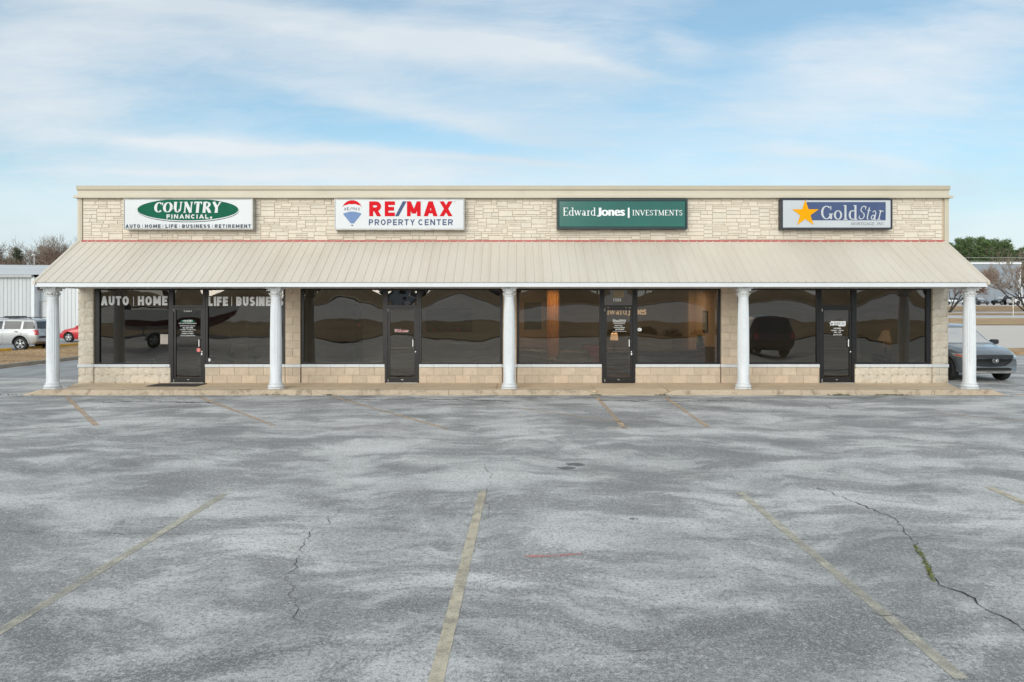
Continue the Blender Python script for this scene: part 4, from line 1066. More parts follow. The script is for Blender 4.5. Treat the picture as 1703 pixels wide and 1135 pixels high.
def table(px, Y, W, D, H, label, mat, name='desk'):
    X = PX(px, Y); r = empty(name, (X, Y, WZ+.02)); tag(r, label, 'desk')
    m = MB(); m.bev(-W/2, W/2, -D/2, D/2, H-.04, H, .008); m.build('table_top', mat, r)
    m = MB(); m.box(-W/2+.04, W/2-.04, -D/2+.04, -D/2+.06, .02, H-.04); m.build('front_panel', mat, r)
    for sx in (-1, 1):
        m = MB(); m.box(sx*(W/2-.04)-.02, sx*(W/2-.04)+.02, -D/2+.061, D/2-.03, 0, H-.041); m.build('leg', mat, r)
M['darkwood'] = pm('dark_wood', (.05, .025, .015), .4, .2, 6, stretch=(1, 8, 1))
table(1021, YW+2.6, .9, .5, .70, 'small dark side table under the lamp behind door 1555', M['darkwood'])
lamp(1021.5, 0, YW+2.6, .22, .13, .10, .36, 'small lit table lamp seen through the glass of door 1555', 8, WZ+.72)
table(1120, YW+2.4, 2.2, .7, .76, 'dark wood reception desk behind the window right of door 1555', M['darkwood'])
table(1182, YW+1.3, .75, .5, .92, 'tall dark cabinet against the right wall right of door 1555', M['darkwood'], 'cabinet')
table(1480, YW+2.6, .9, .5, .62, 'dark table under the cream shaded lamp in the rightmost shop', M['darkwood'])
lamp(1473, 0, YW+2.6, .30, .24, .10, .42, 'cream shaded table lamp in the rightmost shop window', .4, WZ+.64, .14)
lc = bpy.data.lights.new('unseen_lamp_bulb', 'AREA'); lc.energy = 70; lc.color = (1, .66, .36); lc.size = .6
for i, (px, Y, e) in enumerate(((915, YW+1.3, 22), (1115, YW+2.4, 26), (1035, YW+2.6, 7))):  # unseen ceiling lamps added to raise the warm light in this shop
    l = lc.copy(); l.energy = e; r = empty('unseen_ceiling_lamp', (PX(px, Y), Y, 2.8))
    tag(r, ('unseen warm lamp added above the gold curtain', 'unseen warm lamp added over the reception desk', 'unseen warm lamp added just behind door 1555')[i], 'lamp')
    m = MB(); m.lathe([(.17, .0), (.17, .06)], 20); m.build('housing', M['vinyl'], r, smooth=True)
    m = MB(); m.lathe([(.13, -.006), (.13, -.001)], 20); m.build('diffuser', pm('lit_diffuser', (.9, .8, .6), .6, emis=(1, .75, .45), estr=4), r)
    o = bpy.data.objects.new('bulb', l); COL.objects.link(o); o.parent = r; o.location = (0, 0, -.03)
# picture frame, wall sign and plants
r = empty('picture_frame', (parts[3]-.1, YW+2.0, 1.45)); tag(r, 'black framed picture on the lit wall inside shop 1555', 'picture')
m = MB(); m.box(0, .03, -.25, .25, 0, .66); m.build('frame', M['frame'], r); m = MB(); m.box(-.004, -.001, -.2, .2, .05, .61); m.build('print', pm('faded_print', (.25, .27, .2), .5, .4, 6), r)
r = empty('wall_sign', (PX(1040, YW+4.5), YW+4.58, 1.9)); tag(r, 'pale EdwardJones lettering on the wall inside the shop numbered 1555', 'sign')
Yq = YW+4.56; pale = pm('glowing_pale_letters', (.85, .72, .5), .5, emis=(1, .70, .40), estr=.8)  # letters emit: a painted warm glow in place of lamp light
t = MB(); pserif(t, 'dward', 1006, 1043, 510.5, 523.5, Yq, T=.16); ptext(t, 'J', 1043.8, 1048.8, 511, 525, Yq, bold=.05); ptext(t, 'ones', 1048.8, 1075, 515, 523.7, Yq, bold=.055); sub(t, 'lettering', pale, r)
def plant(px, Y, zb, label, green=1, pr=.13, hh=.28, mat=None, n=46, seed=1):
    rr_ = random.Random(seed); r = empty('potted_plant', (PX(px, Y), Y, zb)); tag(r, label, 'potted plant')
    m = MB(); m.lathe([(pr*.75, 0), (pr, .2), (pr*1.08, .2), (pr*1.08, .23), (pr*.9, .23), (pr*.9, .21)], 18); m.build('pot', mat or pm('teal_pot', (.05, .13, .12), .5, .1, 9), r, smooth=True)
    m = MB()
    for i in range(n):
        a = rr_.uniform(0, 6.3); l = rr_.uniform(.1, hh); e = rr_.uniform(.5, 1.4); p0 = Vector((0, 0, .2)); d_ = Vector((cos(a)*cos(e), sin(a)*cos(e), sin(e)))
        p1 = p0+d_*l*.6; p2 = p0+d_*l+Vector((0, 0, -.05)); w_ = Vector((-sin(a), cos(a), 0))*.022
        m.add([p0, p1-w_, p1+w_, p2], [(0, 1, 3, 2)])
    m.build('leaves', pm('leaf_green', (.05, .12, .03), .6, .3, 12), r, fix=False)
table(396, YW+.85, 2.2, .4, .42, 'low dark shelf carrying pots in the LIFE BUSINESS window', M['darkwood'], 'shelf')
zs = WZ+.02+.42
plant(349, YW+.85, zs, 'plant in a brown clay pot beside door 1551', mat=pm('brown_pot', (.16, .07, .045), .7, .1, 9), pr=.15, seed=2)
plant(383, YW+.85, zs, 'green plant in a teal pot, left of the two teal pots', seed=3)
plant(420, YW+.85, zs, 'bushy plant in a teal pot, right of the two teal pots', seed=4, n=70)
plant(257, YW+.7, zs-.42+.4, 'light green plant low in the AUTO HOME window', seed=6)
table(257, YW+.7, .5, .35, .38, 'small dark stand under the plant in the AUTO HOME window', M['darkwood'], 'plant_stand')
plant(1165, YW+2.4, WZ+.02+.76, 'dark leafy plant standing on the reception desk', seed=5, n=60, hh=.4)
for px, lb in ((382, 'pale vertical blind post behind the left teal pot'), (411, 'pale vertical blind post left of the right teal pot')):
    t = MB(); Y_ = YW+1.25; t.bev(PX(px-1.2, Y_), PX(px+1.2, Y_), Y_, Y_+.05, WZ+.02, 2.86, .008); tag(t.build('interior_post', pm('post_tan', (.35, .28, .2), .7)), lb, 'post')
t = MB(); t.bev(PX(249, 18.3), PX(331, 18.3), 18.12, 18.80, WZ+.002, WZ+.018, .006)
o = t.build('doormat', M['mat']); tag(o, 'dark brown rubber doormat before door 1551', 'doormat')

# ------------------------------------------------------------------ cars
def interp(pts, x):
    if x <= pts[0][0]: return pts[0][1]
    for (a, va), (b, vb) in zip(pts, pts[1:]):
        if x <= b:
            t = (x-a)/(b-a); t = t*t*(3-2*t)*.45+t*.55; return va+(vb-va)*t
    return pts[-1][1]
def catmull(pts, n):
    out = []
    for i in range(len(pts)-1):
        p0 = Vector(pts[max(0, i-1)]); p1 = Vector(pts[i]); p2 = Vector(pts[i+1]); p3 = Vector(pts[min(len(pts)-1, i+2)])
        for k in range(n):
            t = k/n; out.append(.5*((2*p1)+(-p0+p2)*t+(2*p0-5*p1+4*p2-p3)*t*t+(-p0+3*p1-3*p2+p3)*t*t*t))
    out.append(Vector(pts[-1])); return out
def carbody(S, name, mat, parent):
    Lh = S['L']/2; W = S['W']/2; stn = []
    n = S.get('n', 64)
    xs = [-Lh+2*Lh*i/n for i in range(n+1)]
    xs = sorted(set([-Lh, -Lh+.015, -Lh+.04, -Lh+.08]+[x for x in xs if -Lh+.1 < x < Lh-.1]+[Lh-.08, Lh-.04, Lh-.015, Lh]))
    rings = []
    for x in xs:
        bot = interp(S['bot'], x); belt = interp(S['belt'], x); top = max(interp(S['top'], x), belt+.02)
        w_ = W*interp(S['w'], x); wt = W*interp(S['wt'], x)
        e = min(Lh-abs(x), .09)/.09; ins = .055*(1-sqrt(max(0, 1-(1-e)**2)))
        w_ -= ins; wt -= ins*.8; top -= ins; belt -= ins*.8; bot += ins*.8
        hb = belt-bot; ht = top-belt
        half = [(0, bot), (w_*.8, bot), (w_*.955, bot+.035), (w_*.99, bot+.30*hb), (w_, bot+.55*hb), (w_*.985, bot+.82*hb), (w_*.945, belt),
                (w_*.945+(wt-w_*.945)*.45, belt+ht*.45), (wt+.01, top-ht*.12), (wt*.90, top-ht*.02), (wt*.5, top+.012), (0, top+.02)]
        h2 = catmull(half, 3)
        ring = [(p.x, p.y) for p in h2]+[(-p.x, p.y) for p in h2[-2:0:-1]]
        pts = []
        for (y, z) in ring:
            q = abs(y)/W
            bow = S.get('bowf', .28)*q**2.6*max(0, (x-(Lh-1.2))/1.2)-S.get('bowr', .12)*q**2.6*max(0, (-x-(Lh-1.0))/1.0)
            xx = x-bow
            if 'rake' in S and x > Lh-.3: xx -= S['rake']*max(0, z-.7)*(x-(Lh-.3))/.3
            if 'raker' in S and x < -Lh+.3: xx += S['raker']*max(0, z-.8)*(-(x)-(Lh-.3))/.3
            pts.append((xx, y, z))
        rings.append(pts)
    m = MB(); k = len(rings[0]); vs = [p for r in rings for p in r]
    fs = [(j*k+i, (j+1)*k+i, (j+1)*k+(i+1) % k, j*k+(i+1) % k) for j in range(len(rings)-1) for i in range(k)]
    for base, flip in ((0, 0), ((len(rings)-1)*k, 1)):     # end caps as quads between mirrored points
        for i in range(k//2):
            a, b_ = base+i, base+(k-i) % k; c_, d_ = base+(i+1), base+(k-i-1) % k
            q = []
            for v in ((a, c_, d_, b_) if not flip else (b_, d_, c_, a)):
                if v not in q: q.append(v)
            if len(q) > 2: fs.append(tuple(q))
    m.add(vs, fs)
    o = m.build(name, [mat, M['black']], parent, smooth='all')
    me = o.data; bvh = BVHTree.FromPolygons([v.co for v in me.vertices], [p.vertices for p in me.polygons])
    # wheel arches cut out
    cut = MB()
    for ax in S['axles']:
        for s in (-1, 1):
            cut.lathe([(S['R']*1.17, -.16), (S['R']*1.17, .16)], 36, (ax, s*(W-.10), S['R']+.01), 'y')
    c = cut.build('arch_cutter', [M['black']], parent); c.data.materials.clear(); c.data.materials.append(M['black'])
    md = o.modifiers.new('arch', 'BOOLEAN'); md.object = c; md.operation = 'DIFFERENCE'; md.solver = 'EXACT'
    try: md.material_mode = 'TRANSFER'
    except Exception: pass
    bpy.context.view_layer.update(); dg = bpy.context.evaluated_depsgraph_get(); me2 = bpy.data.meshes.new_from_object(o.evaluated_get(dg))
    o.modifiers.clear(); o.data = me2; bpy.data.objects.remove(c)
    try: me2.set_sharp_from_angle(angle=radians(35))
    except Exception: pass
    return o, bvh
def patch(bvh, poly, axis, side, name, mat, parent, off=.006, sub_=6, rings=5, thick=0):
    """polygon given in the two other axes, wrapped onto the body along axis"""
    pts = []
    for i, (a, b_) in enumerate(poly):
        c, d_ = poly[(i+1) % len(poly)]
        for k in range(sub_): pts.append((a+(c-a)*k/sub_, b_+(d_-b_)*k/sub_))
    cx = sum(p[0] for p in poly)/len(poly); cy = sum(p[1] for p in poly)/len(poly)
    def hit(a, b_):
        if axis == 'x': o_ = Vector((side*6, a, b_)); d_ = Vector((-side, 0, 0))
        elif axis == 'y': o_ = Vector((a, side*4, b_)); d_ = Vector((0, -side, 0))
        else: o_ = Vector((a, b_, 5)); d_ = Vector((0, 0, -1))
        h, nn, _, _ = bvh.ray_cast(o_, d_)
        if h is None: return None
        if nn.dot(d_) > 0: nn = -nn
        return h+nn*off
    vs = []; ok = True
    c0 = hit(cx, cy)
    if c0 is None: return None
    vs.append(c0); n = len(pts)
    for r in range(1, rings+1):
        t = r/rings
        for (a, b_) in pts:
            h = hit(cx+(a-cx)*t, cy+(b_-cy)*t)
            if h is None: h = vs[-n] if len(vs) > n else c0
            vs.append(h)
    fs = [(0, 1+i, 1+(i+1) % n) for i in range(n)]
    for r in range(rings-1):
        for i in range(n): fs.append((1+r*n+i, 1+(r+1)*n+i, 1+(r+1)*n+(i+1) % n, 1+r*n+(i+1) % n))
    m = MB(); m.add(vs, fs); o = m.build(name, mat, parent, smooth='all', fix=True)
    # make sure it faces outwards
    s_ = sum((p.normal.dot(Vector((side if axis == 'x' else 0, side if axis == 'y' else 0, 1 if axis == 'z' else 0)))) for p in o.data.polygons)
    if s_ < 0: o.data.flip_normals()
    return o
M['tyre'] = pm('tyre_rubber', (.022, .022, .022), .85, .2, 20)
M['rim'] = pm('alloy_rim', (.55, .56, .58), .3, .05, 6, metal=.9)
M['drim'] = pm('dark_rim', (.04, .04, .045), .3, .05, 6, metal=.7)
M['hub'] = pm('wheel_disc_dark', (.03, .03, .03), .6, .05, 6)
M['plastic'] = pm('black_plastic', (.025, .027, .03), .55, .1, 14)
def wheel(parent, x, y, R, wd, rimmat, spokes=5):
    s = 1 if y > 0 else -1
    w = empty('wheel', (x, y, R), parent=parent)
    m = MB(); m.lathe([(R*.64, -wd/2), (R*.90, -wd/2), (R*.985, -wd*.38), (R, -wd*.2), (R, wd*.2), (R*.985, wd*.38), (R*.90, wd/2), (R*.64, wd/2), (R*.62, 0)], 36, axis='y'); m.build('tyre', M['tyre'], w, smooth=True)
    m = MB(); yo = s*wd*.46
    m.lathe([(R*.66, yo-.03 if s > 0 else yo-.005), (R*.66, yo+.005 if s > 0 else yo+.03), (R*.60, yo+.005 if s > 0 else yo+.03), (R*.60, yo-.03 if s > 0 else yo-.005)], 32, axis='y')
    for k in range(spokes):
        a = 2*pi*k/spokes+.3
        for da in (-.13, .13):
            ca, sa = cos(a+da), sin(a+da); wv = .03
            m.add([(ca*.05-sa*wv, yo, sa*.05+ca*wv), (ca*.05+sa*wv, yo, sa*.05-ca*wv), (ca*R*.62+sa*wv*.8, yo, sa*R*.62-ca*wv*.8), (ca*R*.62-sa*wv*.8, yo, sa*R*.62+ca*wv*.8),
                   (ca*.05-sa*wv, yo-s*.03, sa*.05+ca*wv), (ca*.05+sa*wv, yo-s*.03, sa*.05-ca*wv), (ca*R*.62+sa*wv*.8, yo-s*.03, sa*R*.62-ca*wv*.8), (ca*R*.62-sa*wv*.8, yo-s*.03, sa*R*.62+ca*wv*.8)],
                  [(0, 1, 2, 3), (0, 4, 5, 1), (1, 5, 6, 2), (3, 2, 6, 7), (0, 3, 7, 4)])
    m.lathe([(.06, yo-.02), (.06, yo+.012*s), (.03, yo+.016*s)] if s > 0 else [(.03, yo-.016), (.06, yo-.012), (.06, yo+.02)], 16, axis='y')
    m.build('rim', rimmat, w, smooth=True)
    m = MB(); m.lathe([(R*.61, -.03+yo*.5), (R*.61, .0+yo*.5)], 24, axis='y'); m.build('brake_disc', M['hub'], w)
    return w
def paint(name, col, metal=.35, rough=.32): return pm(name, col, rough, .02, 3, metal=metal, coat=1)
SUV = dict(L=4.55, W=1.84, R=.355, axles=(-1.33, 1.37), bowf=.34, bowr=.16, rake=.18, raker=.3,
    bot=[(-2.3, .38), (-1.9, .27), (1.9, .25), (2.28, .27)],
    belt=[(-2.3, .92), (-2.1, 1.05), (-.6, 1.03), (.9, .99), (1.5, .95), (2.0, .87), (2.28, .72)],
    top=[(-2.3, 1.0), (-2.2, 1.25), (-1.7, 1.58), (-1.0, 1.66), (0, 1.68), (.35, 1.62), (1.02, 1.16), (1.2, 1.08), (1.7, 1.02), (2.05, .93), (2.2, .85), (2.28, .74)],
    w=[(-2.3, .90), (-1.8, .97), (0, 1), (1.6, 1), (2.1, .95), (2.28, .88)],
    wt=[(-2.3, .62), (-1.8, .64), (0, .66), (.5, .68), (1.05, .80), (1.6, .78), (2.28, .70)])
def suv(name, loc, rz, S, col, label, cat='car', group=None, detail=1, rimmat=None, glass=None):
    r = empty(name, loc, rz); tag(r, label, cat, group)
    o, bvh = carbody(S, 'body', col, r)
    Lh = S['L']/2; W = S['W']/2; gl = glass or M['cglass']
    for poly in S['side']:
        for s in (-1, 1): patch(bvh, poly, 'y', s, 'window', gl, r)
    if detail:
        for x in S.get('seams', []):
            for s in (-1, 1): patch(bvh, [(x[0]-.006, x[1]), (x[0]+.006, x[1]), (x[0]+.006, x[2]), (x[0]-.006, x[2])], 'y', s, 'door_seam', M['black'], r, .003, 8, 1)
        for x in S.get('handles', []):
            for s in (-1, 1): patch(bvh, [(x-.09, .0+S['hz']), (x+.09, S['hz']), (x+.09, S['hz']+.035), (x-.09, S['hz']+.035)], 'y', s, 'door_handle', S.get('hmat', col), r, .03)
    patch(bvh, S['wind'], 'x', 1, 'windshield', glass or M['cglass2'], r, .007, 6, 8)
    patch(bvh, S['rearwin'], 'x', -1, 'rear_window', gl, r, .007)
    for s in (-1, 1):
        for ax in S['axles']: wheel(r, ax, s*(W-.13), S['R'], .22, rimmat or M['rim'])
        patch(bvh, [(s*a, b_) for a, b_ in S['tail']], 'x', -1, 'tail_light', pm('tail_red', (.45, .01, .012), .25, .05, 9, coat=1), r, .012)
        patch(bvh, [(s*a, b_) for a, b_ in S['head']], 'x', 1, 'headlight', pm('headlight_glass', (.50, .53, .56), .12, .15, 30, coat=1, metal=.4), r, .010)
        # mirror
        mx, mz = S['mirror']; m = MB(); m.bev(mx-.10, mx+.08, min(s*(W+.02), s*(W+.24)), max(s*(W+.02), s*(W+.24)), mz, mz+.15, .03); m.box(mx-.03, mx+.03, min(s*(W-.12), s*(W+.03)), max(s*(W-.12), s*(W+.03)), mz+.01, mz+.05)
        m.build('side_mirror', S.get('mirmat', col), r, smooth=True)
    return r, bvh
# grey SUV at the right end of the building, facing the camera
MZ = dict(SUV, side=[[(-1.75, 1.08), (-.3, 1.07), (-.25, 1.52), (-1.4, 1.50)], [(-.2, 1.07), (.85, 1.05), (.30, 1.50), (-.15, 1.54)]],
    wind=[(-.66, 1.115), (.66, 1.115), (.52, 1.56), (-.52, 1.56)], rearwin=[(-.6, 1.15), (.6, 1.15), (.5, 1.48), (-.5, 1.48)],
    tail=[(.45, .95), (.82, .93), (.80, 1.03), (.5, 1.02)], head=[(.60, .735), (.74, .72), (.875, .75), (.88, .84), (.62, .80)], mirror=(.72, 1.06),
    seams=[(-.25, .4, 1.05), (.95, .4, 1.0)], handles=[-.9, .15], hz=.92, mirmat=M['plastic'])
r, bv = suv('parked_car', (14.16, 22.25, 0), radians(-90), MZ, paint('graphite_paint', (.19, .215, .24), .6, .22), 'slate grey SUV facing the camera at the right end of the building', rimmat=M['drim'])
# grille with mesh, winged frame, badge, intakes, sill cladding
patch(bv, [(-.60, .80), (-.56, .61), (-.40, .50), (0, .475), (.40, .50), (.56, .61), (.60, .80), (.30, .815), (-.30, .815)], 'x', 1, 'grille', M['plastic'], r, .012, 6, 6)
tt = MB()
def onfront(a, b_, off): 
    h, nn, _, _ = bv.ray_cast(Vector((6, a, b_)), Vector((-1, 0, 0)))
    if h is None: return Vector((2.0, a, b_))
    if nn.x < 0: nn = -nn
    return h+nn*off
def ingr(a, b_):
    a = abs(a)
    return .49+.10*(a/.5)**2 < b_ < .795 and a < .57
for k in range(-22, 23):
    for sgn in (-1, 1):
        seg = []
        for i in range(14):
            a = k*.062+sgn*(i*.028); b_ = .48+i*.024
            if ingr(a, b_): seg.append(onfront(a, b_, .020))
            elif len(seg) > 1: tt.tube(seg, .0045, 4, False); seg = []
            else: seg = []
        if len(seg) > 1: tt.tube(seg, .0045, 4, False)
tt.build('grille_mesh', pm('grille_bars', (.10, .11, .12), .3, metal=.6), r)
tt = MB(); tt.tube([onfront(a, z, .022) for a, z in ((-.61, .79), (-.57, .61), (-.41, .495), (-.2, .47), (0, .463), (.2, .47), (.41, .495), (.57, .61), (.61, .79))], .014, 6); tt.build('grille_surround', M['plastic'], r, smooth=True)
tt = MB(); c0 = onfront(0, .70, .045)
tt.tube([c0+Vector((0, .085*cos(a), .068*sin(a))) for a in [2*pi*k/24 for k in range(25)]], .010, 6)
tt.tube([c0+Vector((0, y, z)) for y, z in ((-.075, .035), (-.035, .03), (0, -.012), (.035, .03), (.075, .035))], .010, 6)
tt.tube([c0+Vector((0, y, z)) for y, z in ((-.08, .0), (-.05, .012), (-.02, -.035))], .006, 6); tt.tube([c0+Vector((0, y, z)) for y, z in ((.08, .0), (.05, .012), (.02, -.035))], .006, 6)
tt.build('badge', M['rim'], r, smooth=True)
patch(bv, [(-.62, .40), (-.55, .345), (.55, .345), (.62, .40), (.5, .43), (-.5, .43)], 'x', 1, 'lower_intake', M['black'], r, .012)
patch(bv, [(-.78, .335), (-.7, .29), (.7, .29), (.78, .335)], 'x', 1, 'skid_strip', M['signcase'], r, .014)
for s in (-1, 1):
    patch(bv, [(1.72, .78), (1.98, .745), (1.98, .785), (1.80, .81)], 'y', s, 'marker_light', pm('amber_red_marker', (.55, .06, .02), .3, coat=1), r, .012)
    patch(bv, [(-.95, .26), (.95, .26), (.95, .36), (-.95, .36)], 'y', s, 'sill_cladding', M['plastic'], r, .02)

# silver wagon on the left with roof rack, seen from its rear corner
JP = dict(L=4.40, W=1.78, R=.36, axles=(-1.30, 1.32), bowf=.12, bowr=.06, rake=.05, raker=.22,
    bot=[(-2.2, .46), (-1.9, .32), (1.9, .30), (2.2, .40)],
    belt=[(-2.2, 1.05), (-1.8, 1.10), (0, 1.08), (1.0, 1.06), (1.8, 1.02), (2.2, .92)],
    top=[(-2.2, 1.12), (-2.12, 1.40), (-1.98, 1.60), (-1.6, 1.655), (-.5, 1.67), (.3, 1.64), (.95, 1.16), (1.1, 1.11), (1.8, 1.07), (2.2, .95)],
    w=[(-2.2, .93), (-1.8, .99), (0, .985), (1.8, 1), (2.2, .93)], wt=[(-2.2, .70), (-1.8, .74), (0, .76), (.6, .76), (1.0, .86), (2.2, .80)],
    side=[[(-2.02, 1.13), (-1.40, 1.13), (-1.40, 1.52), (-1.86, 1.52)], [(-1.28, 1.13), (-.42, 1.13), (-.42, 1.54), (-1.28, 1.53)], [(-.32, 1.13), (.72, 1.13), (.28, 1.52), (-.32, 1.54)]],
    wind=[(-.62, 1.18), (.62, 1.18), (.54, 1.58), (-.54, 1.58)], rearwin=[(-.68, 1.13), (.68, 1.13), (.58, 1.52), (-.58, 1.52)],
    tail=[(.66, .82), (.84, .82), (.82, 1.08), (.68, 1.08)], head=[(.45, .75), (.75, .75), (.75, .92), (.45, .92)], mirror=(.72, 1.10),
    seams=[(-1.34, .75, 1.1), (-.37, .4, 1.1), (.75, .4, 1.05)], handles=[-1.1, -.1], hz=.97, hmat=M['black'])
r, bv = suv('parked_car', (-26.8, 36.25, 0), radians(180), JP, paint('silver_paint', (.44, .45, .46), .4, .35), 'silver boxy wagon with roof rack parked at the yellow kerb on the left')
tt = MB()
for s in (-1, 1):
    tt.tube([(-1.75, s*.62, 1.67), (-1.6, s*.62, 1.72), (.2, s*.62, 1.72), (.35, s*.60, 1.66)], .018, 6)
tt.tube([(-1.2, -.62, 1.73), (-1.2, .62, 1.73)], .018, 6); tt.tube([(-.2, -.62, 1.73), (-.2, .62, 1.73)], .018, 6)
tt.bev(-.75, -.15, -.45, .45, 1.745, 1.80, .02); tt.build('roof_rack', M['plastic'], r, smooth=True)
patch(bv, [(-.80, .50), (.80, .50), (.80, .64), (-.80, .64)], 'x', -1, 'rear_bumper', pm('bumper_grey', (.42, .43, .44), .6), r, .05)
patch(bv, [(-.70, .66), (.70, .66), (.70, .76), (-.70, .76)], 'x', -1, 'bumper_step', M['plastic'], r, .03)
patch(bv, [(-.62, .44), (.62, .44), (.62, .50), (-.62, .50)], 'x', -1, 'lower_valance', pm('muddy_tan', (.30, .22, .12), .9, .3, 9), r, .03)
patch(bv, [(-.17, .83), (.17, .83), (.17, .97), (-.17, .97)], 'x', -1, 'license_plate', pm('plate', (.55, .48, .38), .5, .2, 20), r, .02)
patch(bv, [(-.3, .985), (.3, .985), (.3, 1.015), (-.3, 1.015)], 'x', -1, 'tailgate_handle', M['rim'], r, .03)
for s in (-1, 1):
    for ax in JP['axles']:
        pts = [onp for onp in [(ax+.46*cos(a), .37+.46*sin(a)) for a in [pi*(.02+.96*k/12) for k in range(13)]]]
        ring = []
        for a, b_ in pts:
            h, nn, _, _ = bv.ray_cast(Vector((a, s*4, max(b_, .36))), Vector((0, -s, 0)))
            if h: ring.append(h+Vector((0, s*.01, 0)))
        m_ = MB(); m_.tube(ring, .035, 6); m_.build('arch_flare', pm('flare_grey', (.45, .46, .47), .5), r, smooth=True)

SEDAN = dict(L=4.4, W=1.74, R=.315, axles=(-1.28, 1.33), bowf=.30, bowr=.15, rake=.15, raker=.1,
    bot=[(-2.2, .34), (-1.8, .22), (1.8, .20), (2.2, .28)],
    belt=[(-2.2, .84), (-1.5, .94), (0, .90), (1.0, .86), (1.7, .78), (2.2, .60)],
    top=[(-2.2, .90), (-1.7, 1.02), (-1.35, 1.08), (-.8, 1.36), (-.3, 1.44), (.15, 1.42), (.98, 1.00), (1.2, .93), (1.75, .85), (2.2, .62)],
    w=[(-2.2, .88), (-1.6, .97), (0, 1), (1.5, 1), (2.2, .85)], wt=[(-2.2, .74), (-1.3, .70), (0, .64), (.4, .66), (1.0, .80), (2.2, .70)],
    side=[[(-1.25, .97), (-.35, .95), (-.35, 1.32), (-.85, 1.27)], [(-.27, .95), (.78, .92), (.15, 1.30), (-.27, 1.33)]],
    wind=[(-.62, .96), (.62, .96), (.48, 1.34), (-.48, 1.34)], rearwin=[(-.55, 1.10), (.55, 1.10), (.5, 1.33), (-.5, 1.33)],
    tail=[(.5, .72), (.76, .72), (.74, .86), (.52, .86)], head=[(.45, .56), (.72, .56), (.78, .66), (.5, .68)], mirror=(.62, .95),
    seams=[(-.31, .3, .93), (.85, .3, .87)], handles=[-1.0, -.05], hz=.80, hmat=None)
SEDAN['hmat'] = M['plastic']
RED = paint('bright_red_paint', (.55, .012, .015), .05, .3)
r, bv = suv('parked_car', (-27.75, 45.6, 0), radians(180), SEDAN, RED, 'bright red sedan half hidden behind the left end of the building')

# distant cars: low-detail copies of the same two shapes
def farcar(S, loc, rz, mat, label, group, name='parked_car'):
    S = dict(S, n=30); return suv(name, loc, rz, S, mat, label, 'car', group, detail=0)[0]
GR = 'cars parked across the road'
def far_at(px, Y): return (PX(px, Y), Y, gz(Y)+.02)
farcar(SEDAN, far_at(1589, 126), radians(-25), paint('pale_silver', (.36, .40, .44)), 'pale silver sedan across the road left of the rightmost column', GR)
farcar(SEDAN, far_at(1627, 128), radians(90+180), paint('grey_paint', (.10, .10, .11)), 'dark grey sedan across the road just right of the rightmost column', GR)
farcar(MZ, far_at(1669, 126), radians(195), paint('black_paint', (.012, .013, .015)), 'black SUV parked across the road before the grey building', GR)
farcar(JP, far_at(1697, 124), radians(8), paint('white_paint', (.7, .7, .7), .0), 'white SUV across the road at the right edge', GR)
# reflected cars on the bank behind the camera
GB = 'cars on the bank mirrored in the shop windows'
for X, Y, S_, c_, lb in ((-25.5, -57, JP, (.5, .52, .54), 'silver wagon on the bank mirrored at far left'), (-16.5, -57.5, SEDAN, (.30, .33, .38), 'blue grey sedan on the bank mirrored above the left shop door'),
        (-14.7+1.0, -60, MZ, (.4, .42, .44), 'light grey SUV on the bank mirrored left of the Welcome door'), (-8.5, -56.5, MZ, (.05, .05, .05), 'black SUV on the bank mirrored above the Welcome door'), (-3.2, -57.5, JP, (.04, .045, .05), 'dark wagon on the bank mirrored right of the Welcome door'),
        (22, -58, SEDAN, (.5, .5, .5), 'pale sedan on the bank mirrored at right')):
    farcar(S_, (X, Y, gz(Y)+.02), radians(random.choice((10, 172))), paint('bank_car_paint', c_), lb, GB)
# dark pickup-like wagon parked beside the camera, mirrored near the third column
farcar(dict(JP, W=1.95), (13.0, 1.9, 0), radians(-95), paint('maroon_brown_paint', (.05, .022, .016)), 'dark maroon wagon beside the camera mirrored near the fourth column', 'vehicles mirrored in the windows')
# boat on trailer, mirrored in the left windows
r = empty('boat_trailer', (-19.6, -2.4, 0)); tag(r, 'white and maroon motor boat on a single axle trailer mirrored in the left windows', 'boat')
def hull(zlo, zhi, name, mat, grow):
    m = MB(); n = 24; vs = []
    for i in range(n+1):
        u = i/n; x = -3.0+6.2*u; w_ = 1.12*(1-max(0, (u-.45)/.55)**2.2)+.02
        sheer = 2.12+.14*u*u; keel = .90+.8*max(0, (u-.62)/.38)**2; chine = keel+.28
        zl = [keel, chine, keel+(sheer-keel)*.52, sheer][zlo:zhi+1]; ww = [.02, w_*.8, w_*.97, w_*1.03][zlo:zhi+1]
        ring = [(x+.25*(z-1.5)*u, -a, z) for a, z in zip(ww[::-1], zl[::-1])]+[(x+.25*(z-1.5)*u, a, z) for a, z in zip(ww, zl)]
        vs += ring; k = len(ring)
    fs = [(j*k+i, (j+1)*k+i, (j+1)*k+i+1, j*k+i+1) for j in range(n) for i in range(k-1) if not (zlo > 0 and i == k//2-1)]
    fs.append(tuple(range(k))); m.add(vs, fs); m.build(name, mat, r)
hull(0, 2, 'hull', paint('maroon_gelcoat', (.10, .02, .02), 0), 0); hull(2, 3, 'topsides', paint('white_gelcoat', (.75, .72, .66), 0), 0)
m = MB(); m.prismz([(-2.9, -1.0), (1.2, -1.0), (2.4, -.55), (3.1, 0), (2.4, .55), (1.2, 1.0), (-2.9, 1.0)], 2.05, 2.11); m.build('deck', pm('boat_deck', (.6, .58, .52), .5), r)
m = MB(); m.add([(.6, -.7, 2.11), (.6, .7, 2.11), (.2, .6, 2.5), (.2, -.6, 2.5)], [(0, 1, 2, 3)]); m.build('windscreen', M['cglass2'], r)
